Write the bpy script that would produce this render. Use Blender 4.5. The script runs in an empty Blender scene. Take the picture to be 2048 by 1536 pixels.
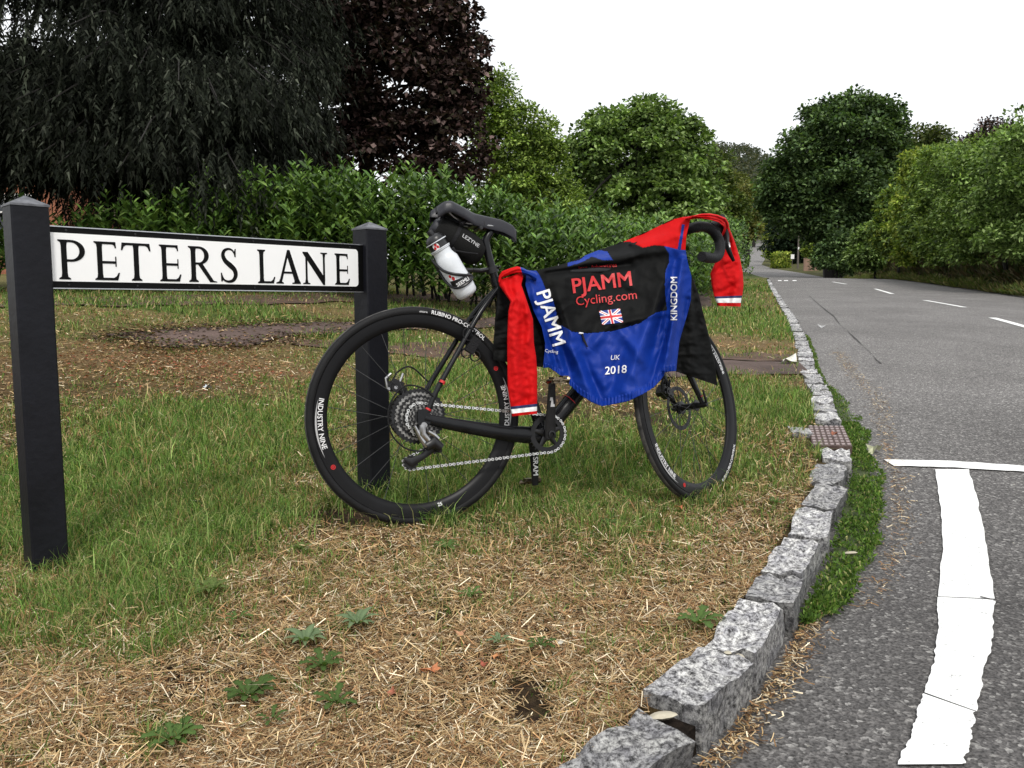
import bpy, math, random
import numpy as np
from mathutils import Vector, Matrix
random.seed(7)
RNG = np.random.default_rng(7)
SC = bpy.context.scene
COL = SC.collection
R = math.radians

# ------------------------------------------------------------------ camera, sky, sun, exposure
F, HZ, EYE = 1600.0, 608.0, 0.69            # focal length and eye level in photo pixels, eye height in metres
PITCH = math.atan((768 - HZ) / F)
cam = bpy.data.cameras.new('camera'); camo = bpy.data.objects.new('camera', cam); COL.objects.link(camo)
cam.sensor_width = 36; cam.lens = 36 * F / 2048; cam.clip_start = 0.05; cam.clip_end = 4000
camo.location = (0, 0, EYE); camo.rotation_euler = (math.pi / 2 - PITCH, 0, 0)
SC.camera = camo
SUN_EL, SUN_AZ = 50, 172                    # azimuth clockwise from +Y: behind the camera, to the right
wd = bpy.data.worlds.new('World'); SC.world = wd; wd.use_nodes = True
nt = wd.node_tree; nt.nodes.clear()
sk = nt.nodes.new('ShaderNodeTexSky'); sk.sky_type = 'NISHITA'; sk.sun_disc = False
sk.sun_elevation = R(SUN_EL); sk.sun_rotation = R(SUN_AZ); sk.dust_density = 5; sk.air_density = 1.5
mx = nt.nodes.new('ShaderNodeMixRGB'); mx.inputs[0].default_value = 0.9; mx.inputs[2].default_value = (11.2, 11.4, 11.7, 1)
bg = nt.nodes.new('ShaderNodeBackground'); bg.inputs[1].default_value = 0.08
wo = nt.nodes.new('ShaderNodeOutputWorld')
nt.links.new(sk.outputs[0], mx.inputs[1]); nt.links.new(mx.outputs[0], bg.inputs[0]); nt.links.new(bg.outputs[0], wo.inputs[0])
sl = bpy.data.lights.new('sun', 'SUN'); sl.energy = 1.5; sl.angle = R(10); sl.color = (1, .965, .91)
so = bpy.data.objects.new('sun', sl); COL.objects.link(so)
so.rotation_euler = (R(90 - SUN_EL), 0, R(180 - SUN_AZ + 0))
_sd = Vector((math.sin(R(SUN_AZ)) * math.cos(R(SUN_EL)), math.cos(R(SUN_AZ)) * math.cos(R(SUN_EL)), math.sin(R(SUN_EL))))
so.rotation_euler = _sd.to_track_quat('Z', 'Y').to_euler()
SC.view_settings.view_transform = 'Standard'; SC.view_settings.look = 'None'
SC.view_settings.exposure = 0.48; SC.view_settings.gamma = 1; SC.view_settings.use_curve_mapping = False
try:
    SC.cycles.max_bounces = 5; SC.cycles.diffuse_bounces = 2; SC.cycles.transmission_bounces = 4
except Exception: pass

# ------------------------------------------------------------------ object helpers
def tag(o, label=None, cat=None, group=None, kind=None):
    if label: o['label'] = label
    if cat: o['category'] = cat
    if group: o['group'] = group
    if kind: o['kind'] = kind
    return o
def empty(name, label, cat, loc=(0, 0, 0), group=None):
    o = bpy.data.objects.new(name, None); COL.objects.link(o); o.location = loc; o.empty_display_size = .1
    return tag(o, label, cat, group)
def link(name, me, mat=None, parent=None):
    o = bpy.data.objects.new(name, me); COL.objects.link(o)
    if mat is not None and not me.materials: me.materials.append(mat)
    if parent is not None:
        o.parent = parent
    return o
def raw(name, V, T, mat=None, parent=None, smooth=False, tint=None, quads=False):
    V = np.asarray(V, dtype=np.float32).reshape(-1, 3); T = np.asarray(T, dtype=np.int32); k = T.shape[1]
    me = bpy.data.meshes.new(name)
    me.vertices.add(len(V)); me.vertices.foreach_set('co', V.ravel())
    me.loops.add(T.size); me.loops.foreach_set('vertex_index', T.ravel())
    me.polygons.add(len(T)); me.polygons.foreach_set('loop_start', np.arange(0, T.size, k, dtype=np.int32))
    try: me.polygons.foreach_set('loop_total', np.full(len(T), k, dtype=np.int32))
    except Exception: pass
    if smooth: me.polygons.foreach_set('use_smooth', np.ones(len(T), dtype=bool))
    if tint is not None:
        a = me.attributes.new('tint', 'FLOAT_COLOR', 'POINT')
        c = np.ones((len(V), 4), dtype=np.float32); c[:, :3] = tint; a.data.foreach_set('color', c.ravel())
    me.update(calc_edges=True)
    return link(name, me, mat, parent)
class MB:
    """collects polygons, builds one mesh"""
    def __init__(s): s.v = []; s.f = []
    def add(s, V, Fc):
        n = len(s.v); s.v += [tuple(map(float, p)) for p in V]; s.f += [tuple(n + i for i in f) for f in Fc]; return s
    def build(s, name, mat=None, parent=None, smooth=True, sharp=40):
        me = bpy.data.meshes.new(name); me.from_pydata(s.v, [], s.f); me.update()
        if smooth:
            me.polygons.foreach_set('use_smooth', [True] * len(me.polygons))
            try: me.set_sharp_from_angle(angle=R(sharp))
            except Exception: pass
        return link(name, me, mat, parent)
def unit(v):
    v = np.asarray(v, float); return v / max(1e-9, np.linalg.norm(v))
def smoothpath(P, n=6):
    P = np.asarray(P, float)
    if len(P) < 3: return P
    Q = np.vstack([2 * P[0] - P[1], P, 2 * P[-1] - P[-2]]); out = []
    for i in range(1, len(Q) - 2):
        for t in np.linspace(0, 1, n, endpoint=False):
            a, b, c, d = Q[i - 1], Q[i], Q[i + 1], Q[i + 2]
            out.append(.5 * (2 * b + (c - a) * t + (2 * a - 5 * b + 4 * c - d) * t * t + (3 * b - a - 3 * c + d) * t ** 3))
    out.append(P[-1]); return np.array(out)
def tube(mb, P, r, seg=10, cap=True, flat=None, ref=(0, 1, 0)):
    """tube along P; r scalar or list; flat = (sx, sy) squash along ref / across"""
    P = np.asarray(P, float); n = len(P)
    r = np.interp(np.linspace(0, 1, n), np.linspace(0, 1, len(np.atleast_1d(r))), np.atleast_1d(r))
    T = np.gradient(P, axis=0) if n > 1 else None
    V = []; ref = unit(ref)
    for i in range(n):
        t = unit(T[i]); a = ref - t * np.dot(ref, t)
        if np.linalg.norm(a) < .05:
            a = np.array([.3, .2, 1.]); a = a - t * np.dot(a, t)
        a = unit(a); b = np.cross(t, a); fx, fy = flat if flat else (1, 1)
        for k in range(seg):
            th = 2 * math.pi * k / seg; V.append(P[i] + r[i] * (math.cos(th) * a * fx + math.sin(th) * b * fy))
    Fc = [(i * seg + k, i * seg + (k + 1) % seg, (i + 1) * seg + (k + 1) % seg, (i + 1) * seg + k) for i in range(n - 1) for k in range(seg)]
    if cap: Fc += [tuple(range(seg))[::-1], tuple((n - 1) * seg + k for k in range(seg))]
    return mb.add(V, Fc)
def box(mb, c, s, rot=None):
    c = np.asarray(c, float); V = []
    for x in (-.5, .5):
        for y in (-.5, .5):
            for z in (-.5, .5):
                p = np.array([x * s[0], y * s[1], z * s[2]])
                if rot is not None: p = rot @ p
                V.append(c + p)
    return mb.add(V, [(0, 1, 3, 2), (4, 6, 7, 5), (0, 4, 5, 1), (2, 3, 7, 6), (0, 2, 6, 4), (1, 5, 7, 3)])
def lathe(mb, prof, o, ax, seg=24, ref=(0, 1, 0)):
    """prof = [(along, radius)]"""
    o = np.asarray(o, float); ax = unit(ax); a = np.asarray(ref, float); a = a - ax * np.dot(a, ax)
    if np.linalg.norm(a) < .05: a = np.array([1., 0, .1]); a = a - ax * np.dot(a, ax)
    a = unit(a); b = np.cross(ax, a); V = []; n = len(prof)
    for (h, r) in prof:
        for k in range(seg):
            th = 2 * math.pi * k / seg; V.append(o + ax * h + r * (math.cos(th) * a + math.sin(th) * b))
    Fc = [(i * seg + k, i * seg + (k + 1) % seg, (i + 1) * seg + (k + 1) % seg, (i + 1) * seg + k) for i in range(n - 1) for k in range(seg)]
    if prof[0][1] > 1e-4: Fc.append(tuple(range(seg))[::-1])
    if prof[-1][1] > 1e-4: Fc.append(tuple((n - 1) * seg + k for k in range(seg)))
    return mb.add(V, Fc)
def prism(mb, poly, h0, h1, M=lambda x, y, h: (x, y, h)):
    n = len(poly); V = [M(x, y, h0) for x, y in poly] + [M(x, y, h1) for x, y in poly]
    return mb.add(V, [tuple(range(n))[::-1], tuple(range(n, 2 * n))] + [(i, (i + 1) % n, n + (i + 1) % n, n + i) for i in range(n)])

# ------------------------------------------------------------------ materials
def mat(name, col, rough=.6, metal=0., var=0., vscale=20., bump=0., bscale=60., spec=.5, col2=None, coat=0., alpha=None, trans=0.):
    m = bpy.data.materials.new(name); m.use_nodes = True; t = m.node_tree; b = t.nodes['Principled BSDF']
    b.inputs['Roughness'].default_value = rough; b.inputs['Metallic'].default_value = metal
    b.inputs['Specular IOR Level'].default_value = spec; b.inputs['Coat Weight'].default_value = coat
    if trans: b.inputs['Transmission Weight'].default_value = trans
    c2 = col2 if col2 else tuple(x * (1 - var) for x in col)
    tc = t.nodes.new('ShaderNodeTexCoord')
    if var or col2:
        n = t.nodes.new('ShaderNodeTexNoise'); n.inputs['Scale'].default_value = vscale; n.inputs['Detail'].default_value = 6; n.inputs['Roughness'].default_value = .65
        r = t.nodes.new('ShaderNodeValToRGB'); r.color_ramp.elements[0].position = .36; r.color_ramp.elements[1].position = .64
        r.color_ramp.elements[0].color = (*c2, 1); r.color_ramp.elements[1].color = (*col, 1)
        t.links.new(tc.outputs['Object'], n.inputs['Vector']); t.links.new(n.outputs['Fac'], r.inputs[0]); t.links.new(r.outputs[0], b.inputs['Base Color'])
    else: b.inputs['Base Color'].default_value = (*col, 1)
    if bump:
        n2 = t.nodes.new('ShaderNodeTexNoise'); n2.inputs['Scale'].default_value = bscale; n2.inputs['Detail'].default_value = 5
        bp = t.nodes.new('ShaderNodeBump'); bp.inputs['Strength'].default_value = bump; bp.inputs['Distance'].default_value = .01
        t.links.new(tc.outputs['Object'], n2.inputs['Vector']); t.links.new(n2.outputs['Fac'], bp.inputs['Height']); t.links.new(bp.outputs[0], b.inputs['Normal'])
    return m
def leafmat(name, rough=.5, transl=.3, spec=.4, scale=1.):
    m = bpy.data.materials.new(name); m.use_nodes = True; t = m.node_tree; b = t.nodes['Principled BSDF']; out = t.nodes['Material Output']
    a = t.nodes.new('ShaderNodeAttribute'); a.attribute_name = 'tint'
    b.inputs['Roughness'].default_value = rough; b.inputs['Specular IOR Level'].default_value = spec
    t.links.new(a.outputs['Color'], b.inputs['Base Color'])
    if transl:
        tr = t.nodes.new('ShaderNodeBsdfTranslucent'); g = t.nodes.new('ShaderNodeMixRGB'); g.blend_type = 'MULTIPLY'; g.inputs[0].default_value = 1; g.inputs[2].default_value = (1.1, 1.25, .5, 1)
        ms = t.nodes.new('ShaderNodeMixShader'); ms.inputs[0].default_value = transl
        t.links.new(a.outputs['Color'], g.inputs[1]); t.links.new(g.outputs[0], tr.inputs[0])
        t.links.new(b.outputs[0], ms.inputs[1]); t.links.new(tr.outputs[0], ms.inputs[2]); t.links.new(ms.outputs[0], out.inputs['Surface'])
    return m
M = {}
M['post'] = mat('post_paint', (.0085, .009, .013), .5, var=.45, vscale=7, bump=.12, bscale=60, spec=.22)
M['signblack'] = mat('sign_black', (.003, .003, .003), .4, spec=.12)
M['signwhite'] = mat('sign_white', (.9, .9, .89), .35, var=.03, vscale=6)
M['alu'] = mat('aluminium', (.55, .56, .58), .35, 1., bump=.05)
M['carbon'] = mat('frame_paint', (.008, .0085, .010), .25, spec=.3, var=.4, vscale=18)
M['dusty'] = mat('dusty_carbon', (.012, .0115, .0115), .5, spec=.2, var=.55, vscale=26, bump=.05)
M['rubber'] = mat('tyre_rubber', (.011, .011, .012), .6, spec=.22, var=.45, vscale=14, bump=.2, bscale=300)
M['tread'] = mat('tyre_dust', (.085, .08, .074), .8, col2=(.015, .015, .015), vscale=30, bump=.3, bscale=400)
M['rim'] = mat('rim_carbon', (.006, .006, .007), .4, spec=.22, var=.3, vscale=12)
M['blackmetal'] = mat('black_metal', (.008, .008, .009), .35, 0, spec=.4)
M['steel'] = mat('steel', (.5, .5, .5), .3, 1., var=.3, vscale=60)
M['chain'] = mat('chain_steel', (.72, .72, .70), .3, .8)
M['darksteel'] = mat('dark_steel', (.05, .05, .052), .4, .7, var=.6, vscale=90, spec=.3)
M['cogsteel'] = mat('cog_steel', (.02, .02, .02), .4, .7, col2=(.45, .44, .42), vscale=55)
M['spoke'] = mat('spoke_steel', (.05, .05, .052), .4, .6)
M['brass'] = mat('pedal_metal', (.30, .24, .16), .35, 1., col2=(.03, .026, .02), vscale=60)
M['white'] = mat('print_white', (.8, .8, .8), .5)
M['greyprint'] = mat('print_grey', (.42, .42, .42), .5)
M['redprint'] = mat('print_red', (.52, .015, .018), .5)
M['saddle'] = mat('saddle_skin', (.012, .012, .017), .40, bump=.08, bscale=500)
M['bag'] = mat('bag_fabric', (.010, .010, .0095), .8, spec=.15, bump=.3, bscale=500, var=.3, vscale=30)
M['tape'] = mat('bar_tape', (.007, .007, .008), .6, spec=.22, bump=.3, bscale=250)
M['bottle'] = mat('bottle_plastic', (.66, .69, .72), .38, var=.1, vscale=30)
M['bottleblack'] = mat('bottle_black', (.01, .01, .011), .35)
M['red'] = mat('cloth_red', (.56, .005, .006), .7, var=.15, vscale=9, bump=.15, bscale=45, spec=.12)
M['blue'] = mat('cloth_blue', (.004, .032, .27), .5, var=.2, vscale=8, bump=.15, bscale=40, spec=.16)
M['black'] = mat('cloth_black', (.0045, .0048, .0048), .66, var=.3, vscale=8, bump=.15, bscale=40, spec=.12)
M['navy'] = mat('cloth_navy', (.008, .014, .085), .7)
M['clothwhite'] = mat('cloth_white', (.8, .8, .8), .7)
M['rust'] = mat('rusty_iron', (.11, .072, .06), .65, .2, col2=(.05, .028, .022), vscale=40, bump=.3, bscale=200)
M['soil'] = mat('soil', (.13, .085, .055), .95, col2=(.045, .03, .02), vscale=18, bump=.9, bscale=60)
M['bark'] = mat('bark', (.022, .019, .016), .9, var=.5, vscale=14, bump=.8, bscale=30)
M['brick'] = mat('brickwork', (.34, .13, .07), .85, var=.35, vscale=8)
M['render'] = mat('white_paintwork', (.78, .78, .76), .6)
M['glass'] = mat('window_glass', (.03, .035, .04), .08)
M['tile'] = mat('roof_tile', (.40, .30, .25), .85, col2=(.2, .15, .125), vscale=6)
M['pole'] = mat('pole_wood', (.10, .085, .07), .8)
M['pebble'] = mat('pebble', (.55, .50, .38), .7, var=.3, vscale=40)
LEAF = leafmat('foliage', .5, .28, .16)
GLOSS = leafmat('glossy_foliage', .36, .2, .26)
NEEDLE = leafmat('needles', .7, .08, .06)
BLADE = leafmat('grass_blades', .6, .35, .12)
DRY = leafmat('dry_litter', .75, .12, .2)

# ------------------------------------------------------------------ terrain
_kx = np.array([(-9, -14.5), (-6, -9.5), (-3, -5.6), (-1.2, -3.1), (-.3, -1.75), (.25, -1.05), (.6, -.42), (.82, -.09), (.95, .04), (1.055, .145), (1.13, .215), (1.205, .275), (1.3, .352), (1.434, .445), (1.6, .552), (1.75, .635), (1.952, .747), (2.24, .893), (2.575, 1.065), (2.842, 1.205), (3.161, 1.350), (3.414, 1.456), (3.945, 1.642), (4.432, 1.798), (4.862, 1.945), (5.52, 2.142), (6.14, 2.33), (6.951, 2.61), (8.5, 3.12), (11.57, 4.079), (14.78, 5.03), (19.26, 6.38), (24.13, 7.84), (31.5, 10.10), (75, 23.55), (90, 26.2), (110, 29.4), (137, 36.1), (200, 57.0), (260, 76.1), (500, 151), (900, 275)])
_pz = np.array([(-60, -.6), (-10, -.1), (0, 0), (2.45, 0), (3.1, .034), (36, 1.83), (42, 2.08), (50, 2.22), (60, 2.4), (75, 3.1), (90, 4.2), (137, 7.4), (260, 18), (500, 40), (900, 150), (1200, 190)])
_ty = np.arange(-60, 1200, .5); _tz = np.interp(_ty, _pz[:, 0], _pz[:, 1])
_ts = np.convolve(np.pad(_tz, 12, mode='edge'), np.hanning(25) / np.hanning(25).sum(), 'valid')
_tz = np.where(_ty < 12, _tz, _ts)
def sstep(a, b, x):
    t = np.clip((np.asarray(x, float) - a) / (b - a), 0, 1); return t * t * (3 - 2 * t)
def kx(Y): return np.interp(Y, _kx[:, 0], _kx[:, 1])
def prof(Y): return np.interp(Y, _ty, _tz)
def wob(X, Y):
    return .008 * np.sin(X * 3.1 + 1) * np.cos(Y * 2.7) + .006 * np.sin(X * 7.3 + Y * 5.1) + .004 * np.sin(X * 13 - Y * 11)
def zv(X, Y):
    X = np.asarray(X, float); Y = np.asarray(Y, float); L = kx(Y) - X
    z = prof(Y) + .4 * sstep(3, 6.5, L) * sstep(2, 7, Y)
    z = z + wob(X, Y) * sstep(.15, .5, L)
    far = sstep(250, 700, Y); z = z + far * (10 * np.sin(X / 90.) + 8 * np.cos(Y / 70.)); z = 3 + (z - 3) * (1 - sstep(100, 200, Y) * (1 - sstep(.10, .255, X / np.maximum(Y, 1)))) if np.ndim(z) or z > 3 else z
    return z
def drop(Y): return np.interp(Y, [0, 3, 6, 20, 60], [.056, .056, .038, .025, .02])
def zr(X, Y):
    X = np.asarray(X, float); Y = np.asarray(Y, float)
    return prof(Y) - drop(Y) - .02 * np.clip(X - kx(Y) - 3, 0, 6) * sstep(0, 8, Y)
RW = np.array([(-10, 30), (0, 16), (6, 8.0), (12, 6.2), (900, 6.2)])
def rx(Y): return kx(Y) + np.interp(Y, RW[:, 0], RW[:, 1])
def zright(X, Y):
    return zr(rx(Y), Y) + .10 * sstep(0, .3, X - rx(Y)) + .5 * sstep(1, 8, X - rx(Y))
def ground(X, Y):
    if X < kx(Y): return float(zv(X, Y))
    if X < rx(Y): return float(zr(X, Y))
    return float(zright(X, Y))
cP, sP = math.cos(PITCH), math.sin(PITCH)
def ray(px, py):
    a, b = (px - 1024) / F, (768 - py) / F
    return np.array([a, cP + b * sP, -sP + b * cP])
def onto(px, py, fn=zv, t0=.6):
    d = ray(px, py); t = t0; o = np.array([0, 0, EYE]); prev = t
    while t < 900:
        p = o + d * t
        if p[2] < fn(p[0], p[1]): break
        prev = t; t *= 1.03
    a, b = prev, t
    for _ in range(30):
        m = (a + b) / 2; p = o + d * m
        if p[2] < fn(p[0], p[1]): b = m
        else: a = m
    p = o + d * a; return np.array([p[0], p[1], float(fn(p[0], p[1]))])
def at(px, py, Y):
    d = ray(px, py); return np.array([0, 0, EYE]) + d * (Y / d[1])
def topx(P):
    P = np.atleast_2d(P); y, z = P[:, 1], P[:, 2] - EYE; d = y * cP - z * sP
    return np.stack([1024 + F * P[:, 0] / d, 768 - F * (y * sP + z * cP) / d], 1)

def vnoise(X, Y, s, seed=0):
    """cheap value noise 0..1"""
    X = np.asarray(X) * s + 100 + seed * 17.3; Y = np.asarray(Y) * s + 100 + seed * 9.1
    xi, yi = np.floor(X).astype(np.int64), np.floor(Y).astype(np.int64); xf, yf = X - xi, Y - yi
    h = lambda i, j: (np.sin(i * 127.1 + j * 311.7 + seed * 74.7) * 43758.5453) % 1.0
    u, v = xf * xf * (3 - 2 * xf), yf * yf * (3 - 2 * yf)
    return (h(xi, yi) * (1 - u) + h(xi + 1, yi) * u) * (1 - v) + (h(xi, yi + 1) * (1 - u) + h(xi + 1, yi + 1) * u) * v

# lushness of the verge: patches of green given by where they lie, centre / half size in metres
def _patch(px, py, rpx, rpy):
    c = onto(px, py); e = onto(px + rpx, py)[0] - c[0]; f1 = onto(px, py - rpy)[1]; f2 = onto(px, min(1530, py + rpy))[1]
    return (c[0], c[1], e, max(.03, (f1 - f2) / 2))
GREEN = [(_patch(*a), w) for a, w in [
    ((360, 960, 300, 170), .8), ((300, 815, 260, 35), .45), ((160, 900, 160, 110), .5), ((250, 1130, 190, 60), .6), ((450, 1050, 130, 60), .8), ((420, 870, 260, 90), .5), ((600, 830, 120, 80), .45),
    ((1130, 930, 330, 85), .95), ((820, 960, 170, 60), .8), ((930, 830, 160, 90), .75), ((1540, 800, 120, 55), 1.25), ((1400, 840, 120, 60), .7),
    ((1490, 640, 120, 28), .9), ((420, 760, 200, 22), .45), ((400, 615, 420, 14), 1.1), ((700, 680, 120, 14), .8), ((880, 760, 140, 35), .7), ((860, 625, 130, 15), .8),
    ((360, 1200, 90, 45), .7), ((330, 1300, 60, 60), .6), ((320, 1490, 70, 60), .6), ((60, 1000, 160, 200), .7), ((1480, 575, 60, 8), 1.), ((120, 1250, 200, 90), .5), ((1480, 930, 90, 35), .45)]]
BROWN = [(_patch(*a), w) for a, w in [((330, 725, 260, 32), .8), ((1510, 690, 110, 18), .8), ((1420, 1420, 90, 60), .5), ((640, 1080, 120, 30), .4), ((430, 1300, 80, 60), .3)]]
SOIL = [(_patch(*a), w) for a, w in [((1060, 1400, 60, 45), 1.), ((700, 1040, 90, 22), .9), ((420, 1310, 110, 60), .6), ((350, 1440, 60, 60), .6), ((900, 1230, 60, 25), .5), ((1100, 800, 130, 40), .5), ((1300, 850, 90, 30), .5)]]
def _g(L, X, Y):
    s = np.zeros_like(np.asarray(X, float))
    for (cx, cy, ex, ey), w in L: s = s + w * np.exp(-(((X - cx) / ex) ** 2 + ((Y - cy) / ey) ** 2) ** 1.3)
    return s
def green(X, Y):
    base = _g(GREEN, X, Y) - .5 * _g(BROWN, X, Y)
    n = vnoise(X, Y, 1.7, 1) * .5 + vnoise(X, Y, 5, 2) * .3 + vnoise(X, Y, 14, 3) * .2
    far = sstep(4, 8, Y) * .42
    return np.clip(base * .95 + .08 + far + (n - .5) * 1.5 + (vnoise(X, Y, 38, 4) - .5) * .5, 0, 1)
def soil(X, Y):
    n = vnoise(X, Y, 9, 5) * .6 + vnoise(X, Y, 23, 6) * .4
    return np.clip(_g(SOIL, X, Y) * 1.5 * (.5 + n) + (n - .60) * 2.0, 0, 1)

# ---- setting meshes
def lattice(name, us, Ys, fx, fz, mt, tint=None, kind='structure'):
    U, Y = np.meshgrid(us, Ys); X = fx(U, Y); Z = fz(X, Y); n, m = U.shape
    V = np.stack([X, Y, Z], -1).reshape(-1, 3)
    i = np.arange((n - 1) * m).reshape(n - 1, m)[:, :-1].ravel()
    T = np.stack([i, i + 1, i + m + 1, i + m], 1)
    o = raw(name, V, T, mt, smooth=True, tint=tint(V) if tint is not None else None); o['kind'] = kind; return o
YN = np.concatenate([np.arange(-9, 0, .3), np.arange(0, 5, .04), np.arange(5, 12, .1), np.geomspace(12, 130, 130), np.geomspace(132, 1150, 80)])
gm = bpy.data.materials.new('verge_soil'); gm.use_nodes = True; t = gm.node_tree; b = t.nodes['Principled BSDF']; b.inputs['Roughness'].default_value = .95; b.inputs['Specular IOR Level'].default_value = .1
a = t.nodes.new('ShaderNodeAttribute'); a.attribute_name = 'tint'; tc = t.nodes.new('ShaderNodeTexCoord')
n1 = t.nodes.new('ShaderNodeTexNoise'); n1.inputs['Scale'].default_value = 45; n1.inputs['Detail'].default_value = 8; n1.inputs['Roughness'].default_value = .75
r1 = t.nodes.new('ShaderNodeValToRGB'); r1.color_ramp.elements[0].position = .35; r1.color_ramp.elements[0].color = (.35, .33, .3, 1); r1.color_ramp.elements[1].position = .68; r1.color_ramp.elements[1].color = (1.7, 1.6, 1.45, 1)
m1 = t.nodes.new('ShaderNodeMixRGB'); m1.blend_type = 'MULTIPLY'; m1.inputs[0].default_value = 1
bp = t.nodes.new('ShaderNodeBump'); bp.inputs['Strength'].default_value = 1; bp.inputs['Distance'].default_value = .02
t.links.new(tc.outputs['Object'], n1.inputs['Vector']); t.links.new(n1.outputs['Fac'], r1.inputs[0]); t.links.new(a.outputs['Color'], m1.inputs[1]); t.links.new(r1.outputs[0], m1.inputs[2])
t.links.new(m1.outputs[0], b.inputs['Base Color']); t.links.new(n1.outputs['Fac'], bp.inputs['Height']); t.links.new(bp.outputs[0], b.inputs['Normal'])
def vtint(V):
    g = green(V[:, 0], V[:, 1])[:, None]; s = soil(V[:, 0], V[:, 1])[:, None]
    nf_ = sstep(3.5, 6, V[:, 1])[:, None]; c = (np.array([.075, .048, .026]) * (1 - nf_) + np.array([.20, .145, .08]) * nf_) * (1 - g) + (np.array([.06, .085, .024]) * (1 - nf_) + np.array([.10, .14, .04]) * nf_) * g
    c = c * (1 - s) + np.array([.055, .038, .028]) * s
    f = sstep(14, 60, V[:, 1])[:, None]; return c * (1 - f) + np.array([.075, .105, .03]) * f
us = np.concatenate([np.arange(0, 3.2, .05), np.arange(3.2, 12, .2), np.geomspace(12, 700, 40)]) + .09
lattice('verge', us[::-1], YN, lambda U, Y: kx(Y) - U, lambda X, Y: zv(X, Y), gm, vtint)
ur = np.concatenate([np.arange(0, 2, .1), np.geomspace(2, 700, 50)])
lattice('far_bank', ur, YN[60:], lambda U, Y: rx(Y) + U, lambda X, Y: zright(X, Y) + sstep(250, 700, Y) * (10 * np.sin(X / 90.) + 8 * np.cos(Y / 70.)), gm, lambda V: np.tile(np.array([.07, .075, .03]), (len(V), 1)) * (.8 + .4 * vnoise(V[:, 0], V[:, 1], 1, 8)[:, None]))

am = bpy.data.materials.new('asphalt'); am.use_nodes = True; t = am.node_tree; b = t.nodes['Principled BSDF']; b.inputs['Roughness'].default_value = .85; b.inputs['Specular IOR Level'].default_value = .3
tc = t.nodes.new('ShaderNodeTexCoord')
vo = t.nodes.new('ShaderNodeTexVoronoi'); vo.inputs['Scale'].default_value = 110
ra = t.nodes.new('ShaderNodeValToRGB'); e = ra.color_ramp.elements; e[0].position = 0; e[0].color = (.12, .115, .112, 1); e[1].position = 1; e[1].color = (.46, .45, .43, 1)
e2 = e.new(.55); e2.color = (.165, .158, .154, 1); e3 = e.new(.86); e3.color = (.25, .24, .232, 1)
nb = t.nodes.new('ShaderNodeTexNoise'); nb.inputs['Scale'].default_value = .9; nb.inputs['Detail'].default_value = 9; nb.inputs['Roughness'].default_value = .62
rb = t.nodes.new('ShaderNodeValToRGB'); rb.color_ramp.elements[0].position = .3; rb.color_ramp.elements[0].color = (.80, .79, .78, 1); rb.color_ramp.elements[1].position = .7; rb.color_ramp.elements[1].color = (1.2, 1.19, 1.18, 1)
nf = t.nodes.new('ShaderNodeTexNoise'); nf.inputs['Scale'].default_value = 160; nf.inputs['Detail'].default_value = 4
rf = t.nodes.new('ShaderNodeValToRGB'); rf.color_ramp.elements[0].position = .36; rf.color_ramp.elements[0].color = (.4, .4, .4, 1); rf.color_ramp.elements[1].position = .56; rf.color_ramp.elements[1].color = (1.1, 1.1, 1.1, 1)
sep = t.nodes.new('ShaderNodeSeparateColor'); mm = t.nodes.new('ShaderNodeMixRGB'); mm.blend_type = 'MULTIPLY'; mm.inputs[0].default_value = 1
m3 = t.nodes.new('ShaderNodeMixRGB'); m3.blend_type = 'MULTIPLY'; m3.inputs[0].default_value = 1
t.links.new(tc.outputs['Object'], vo.inputs['Vector']); t.links.new(tc.outputs['Object'], nb.inputs['Vector']); t.links.new(tc.outputs['Object'], nf.inputs['Vector'])
t.links.new(vo.outputs['Color'], sep.inputs[0]); t.links.new(sep.outputs[0], ra.inputs[0]); t.links.new(nb.outputs['Fac'], rb.inputs[0]); t.links.new(nf.outputs['Fac'], rf.inputs[0])
t.links.new(ra.outputs[0], mm.inputs[1]); t.links.new(rb.outputs[0], mm.inputs[2]); t.links.new(mm.outputs[0], m3.inputs[1]); t.links.new(rf.outputs[0], m3.inputs[2]); sx_ = t.nodes.new('ShaderNodeSeparateXYZ'); mr = t.nodes.new('ShaderNodeMapRange'); mr.inputs[1].default_value = 2.4; mr.inputs[2].default_value = 5.2; mr.inputs[3].default_value = .66; mr.inputs[4].default_value = 1.0; m4 = t.nodes.new('ShaderNodeMixRGB'); m4.blend_type = 'MULTIPLY'; m4.inputs[0].default_value = 1; t.links.new(tc.outputs['Object'], sx_.inputs[0]); t.links.new(sx_.outputs[1], mr.inputs[0]); t.links.new(m3.outputs[0], m4.inputs[1]); t.links.new(mr.outputs[0], m4.inputs[2]); t.links.new(m4.outputs[0], b.inputs['Base Color'])
ba = t.nodes.new('ShaderNodeBump'); ba.inputs['Strength'].default_value = .8; ba.inputs['Distance'].default_value = .006; t.links.new(vo.outputs['Distance'], ba.inputs['Height']); t.links.new(ba.outputs[0], b.inputs['Normal'])
ua = np.concatenate([np.linspace(-.004, 0.06, 3), np.linspace(.12, 1, 40)])
lattice('road', ua, YN, lambda U, Y: kx(Y) - .02 + U * (rx(Y) - kx(Y) + .06), lambda X, Y: zr(X, Y), am)

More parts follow.
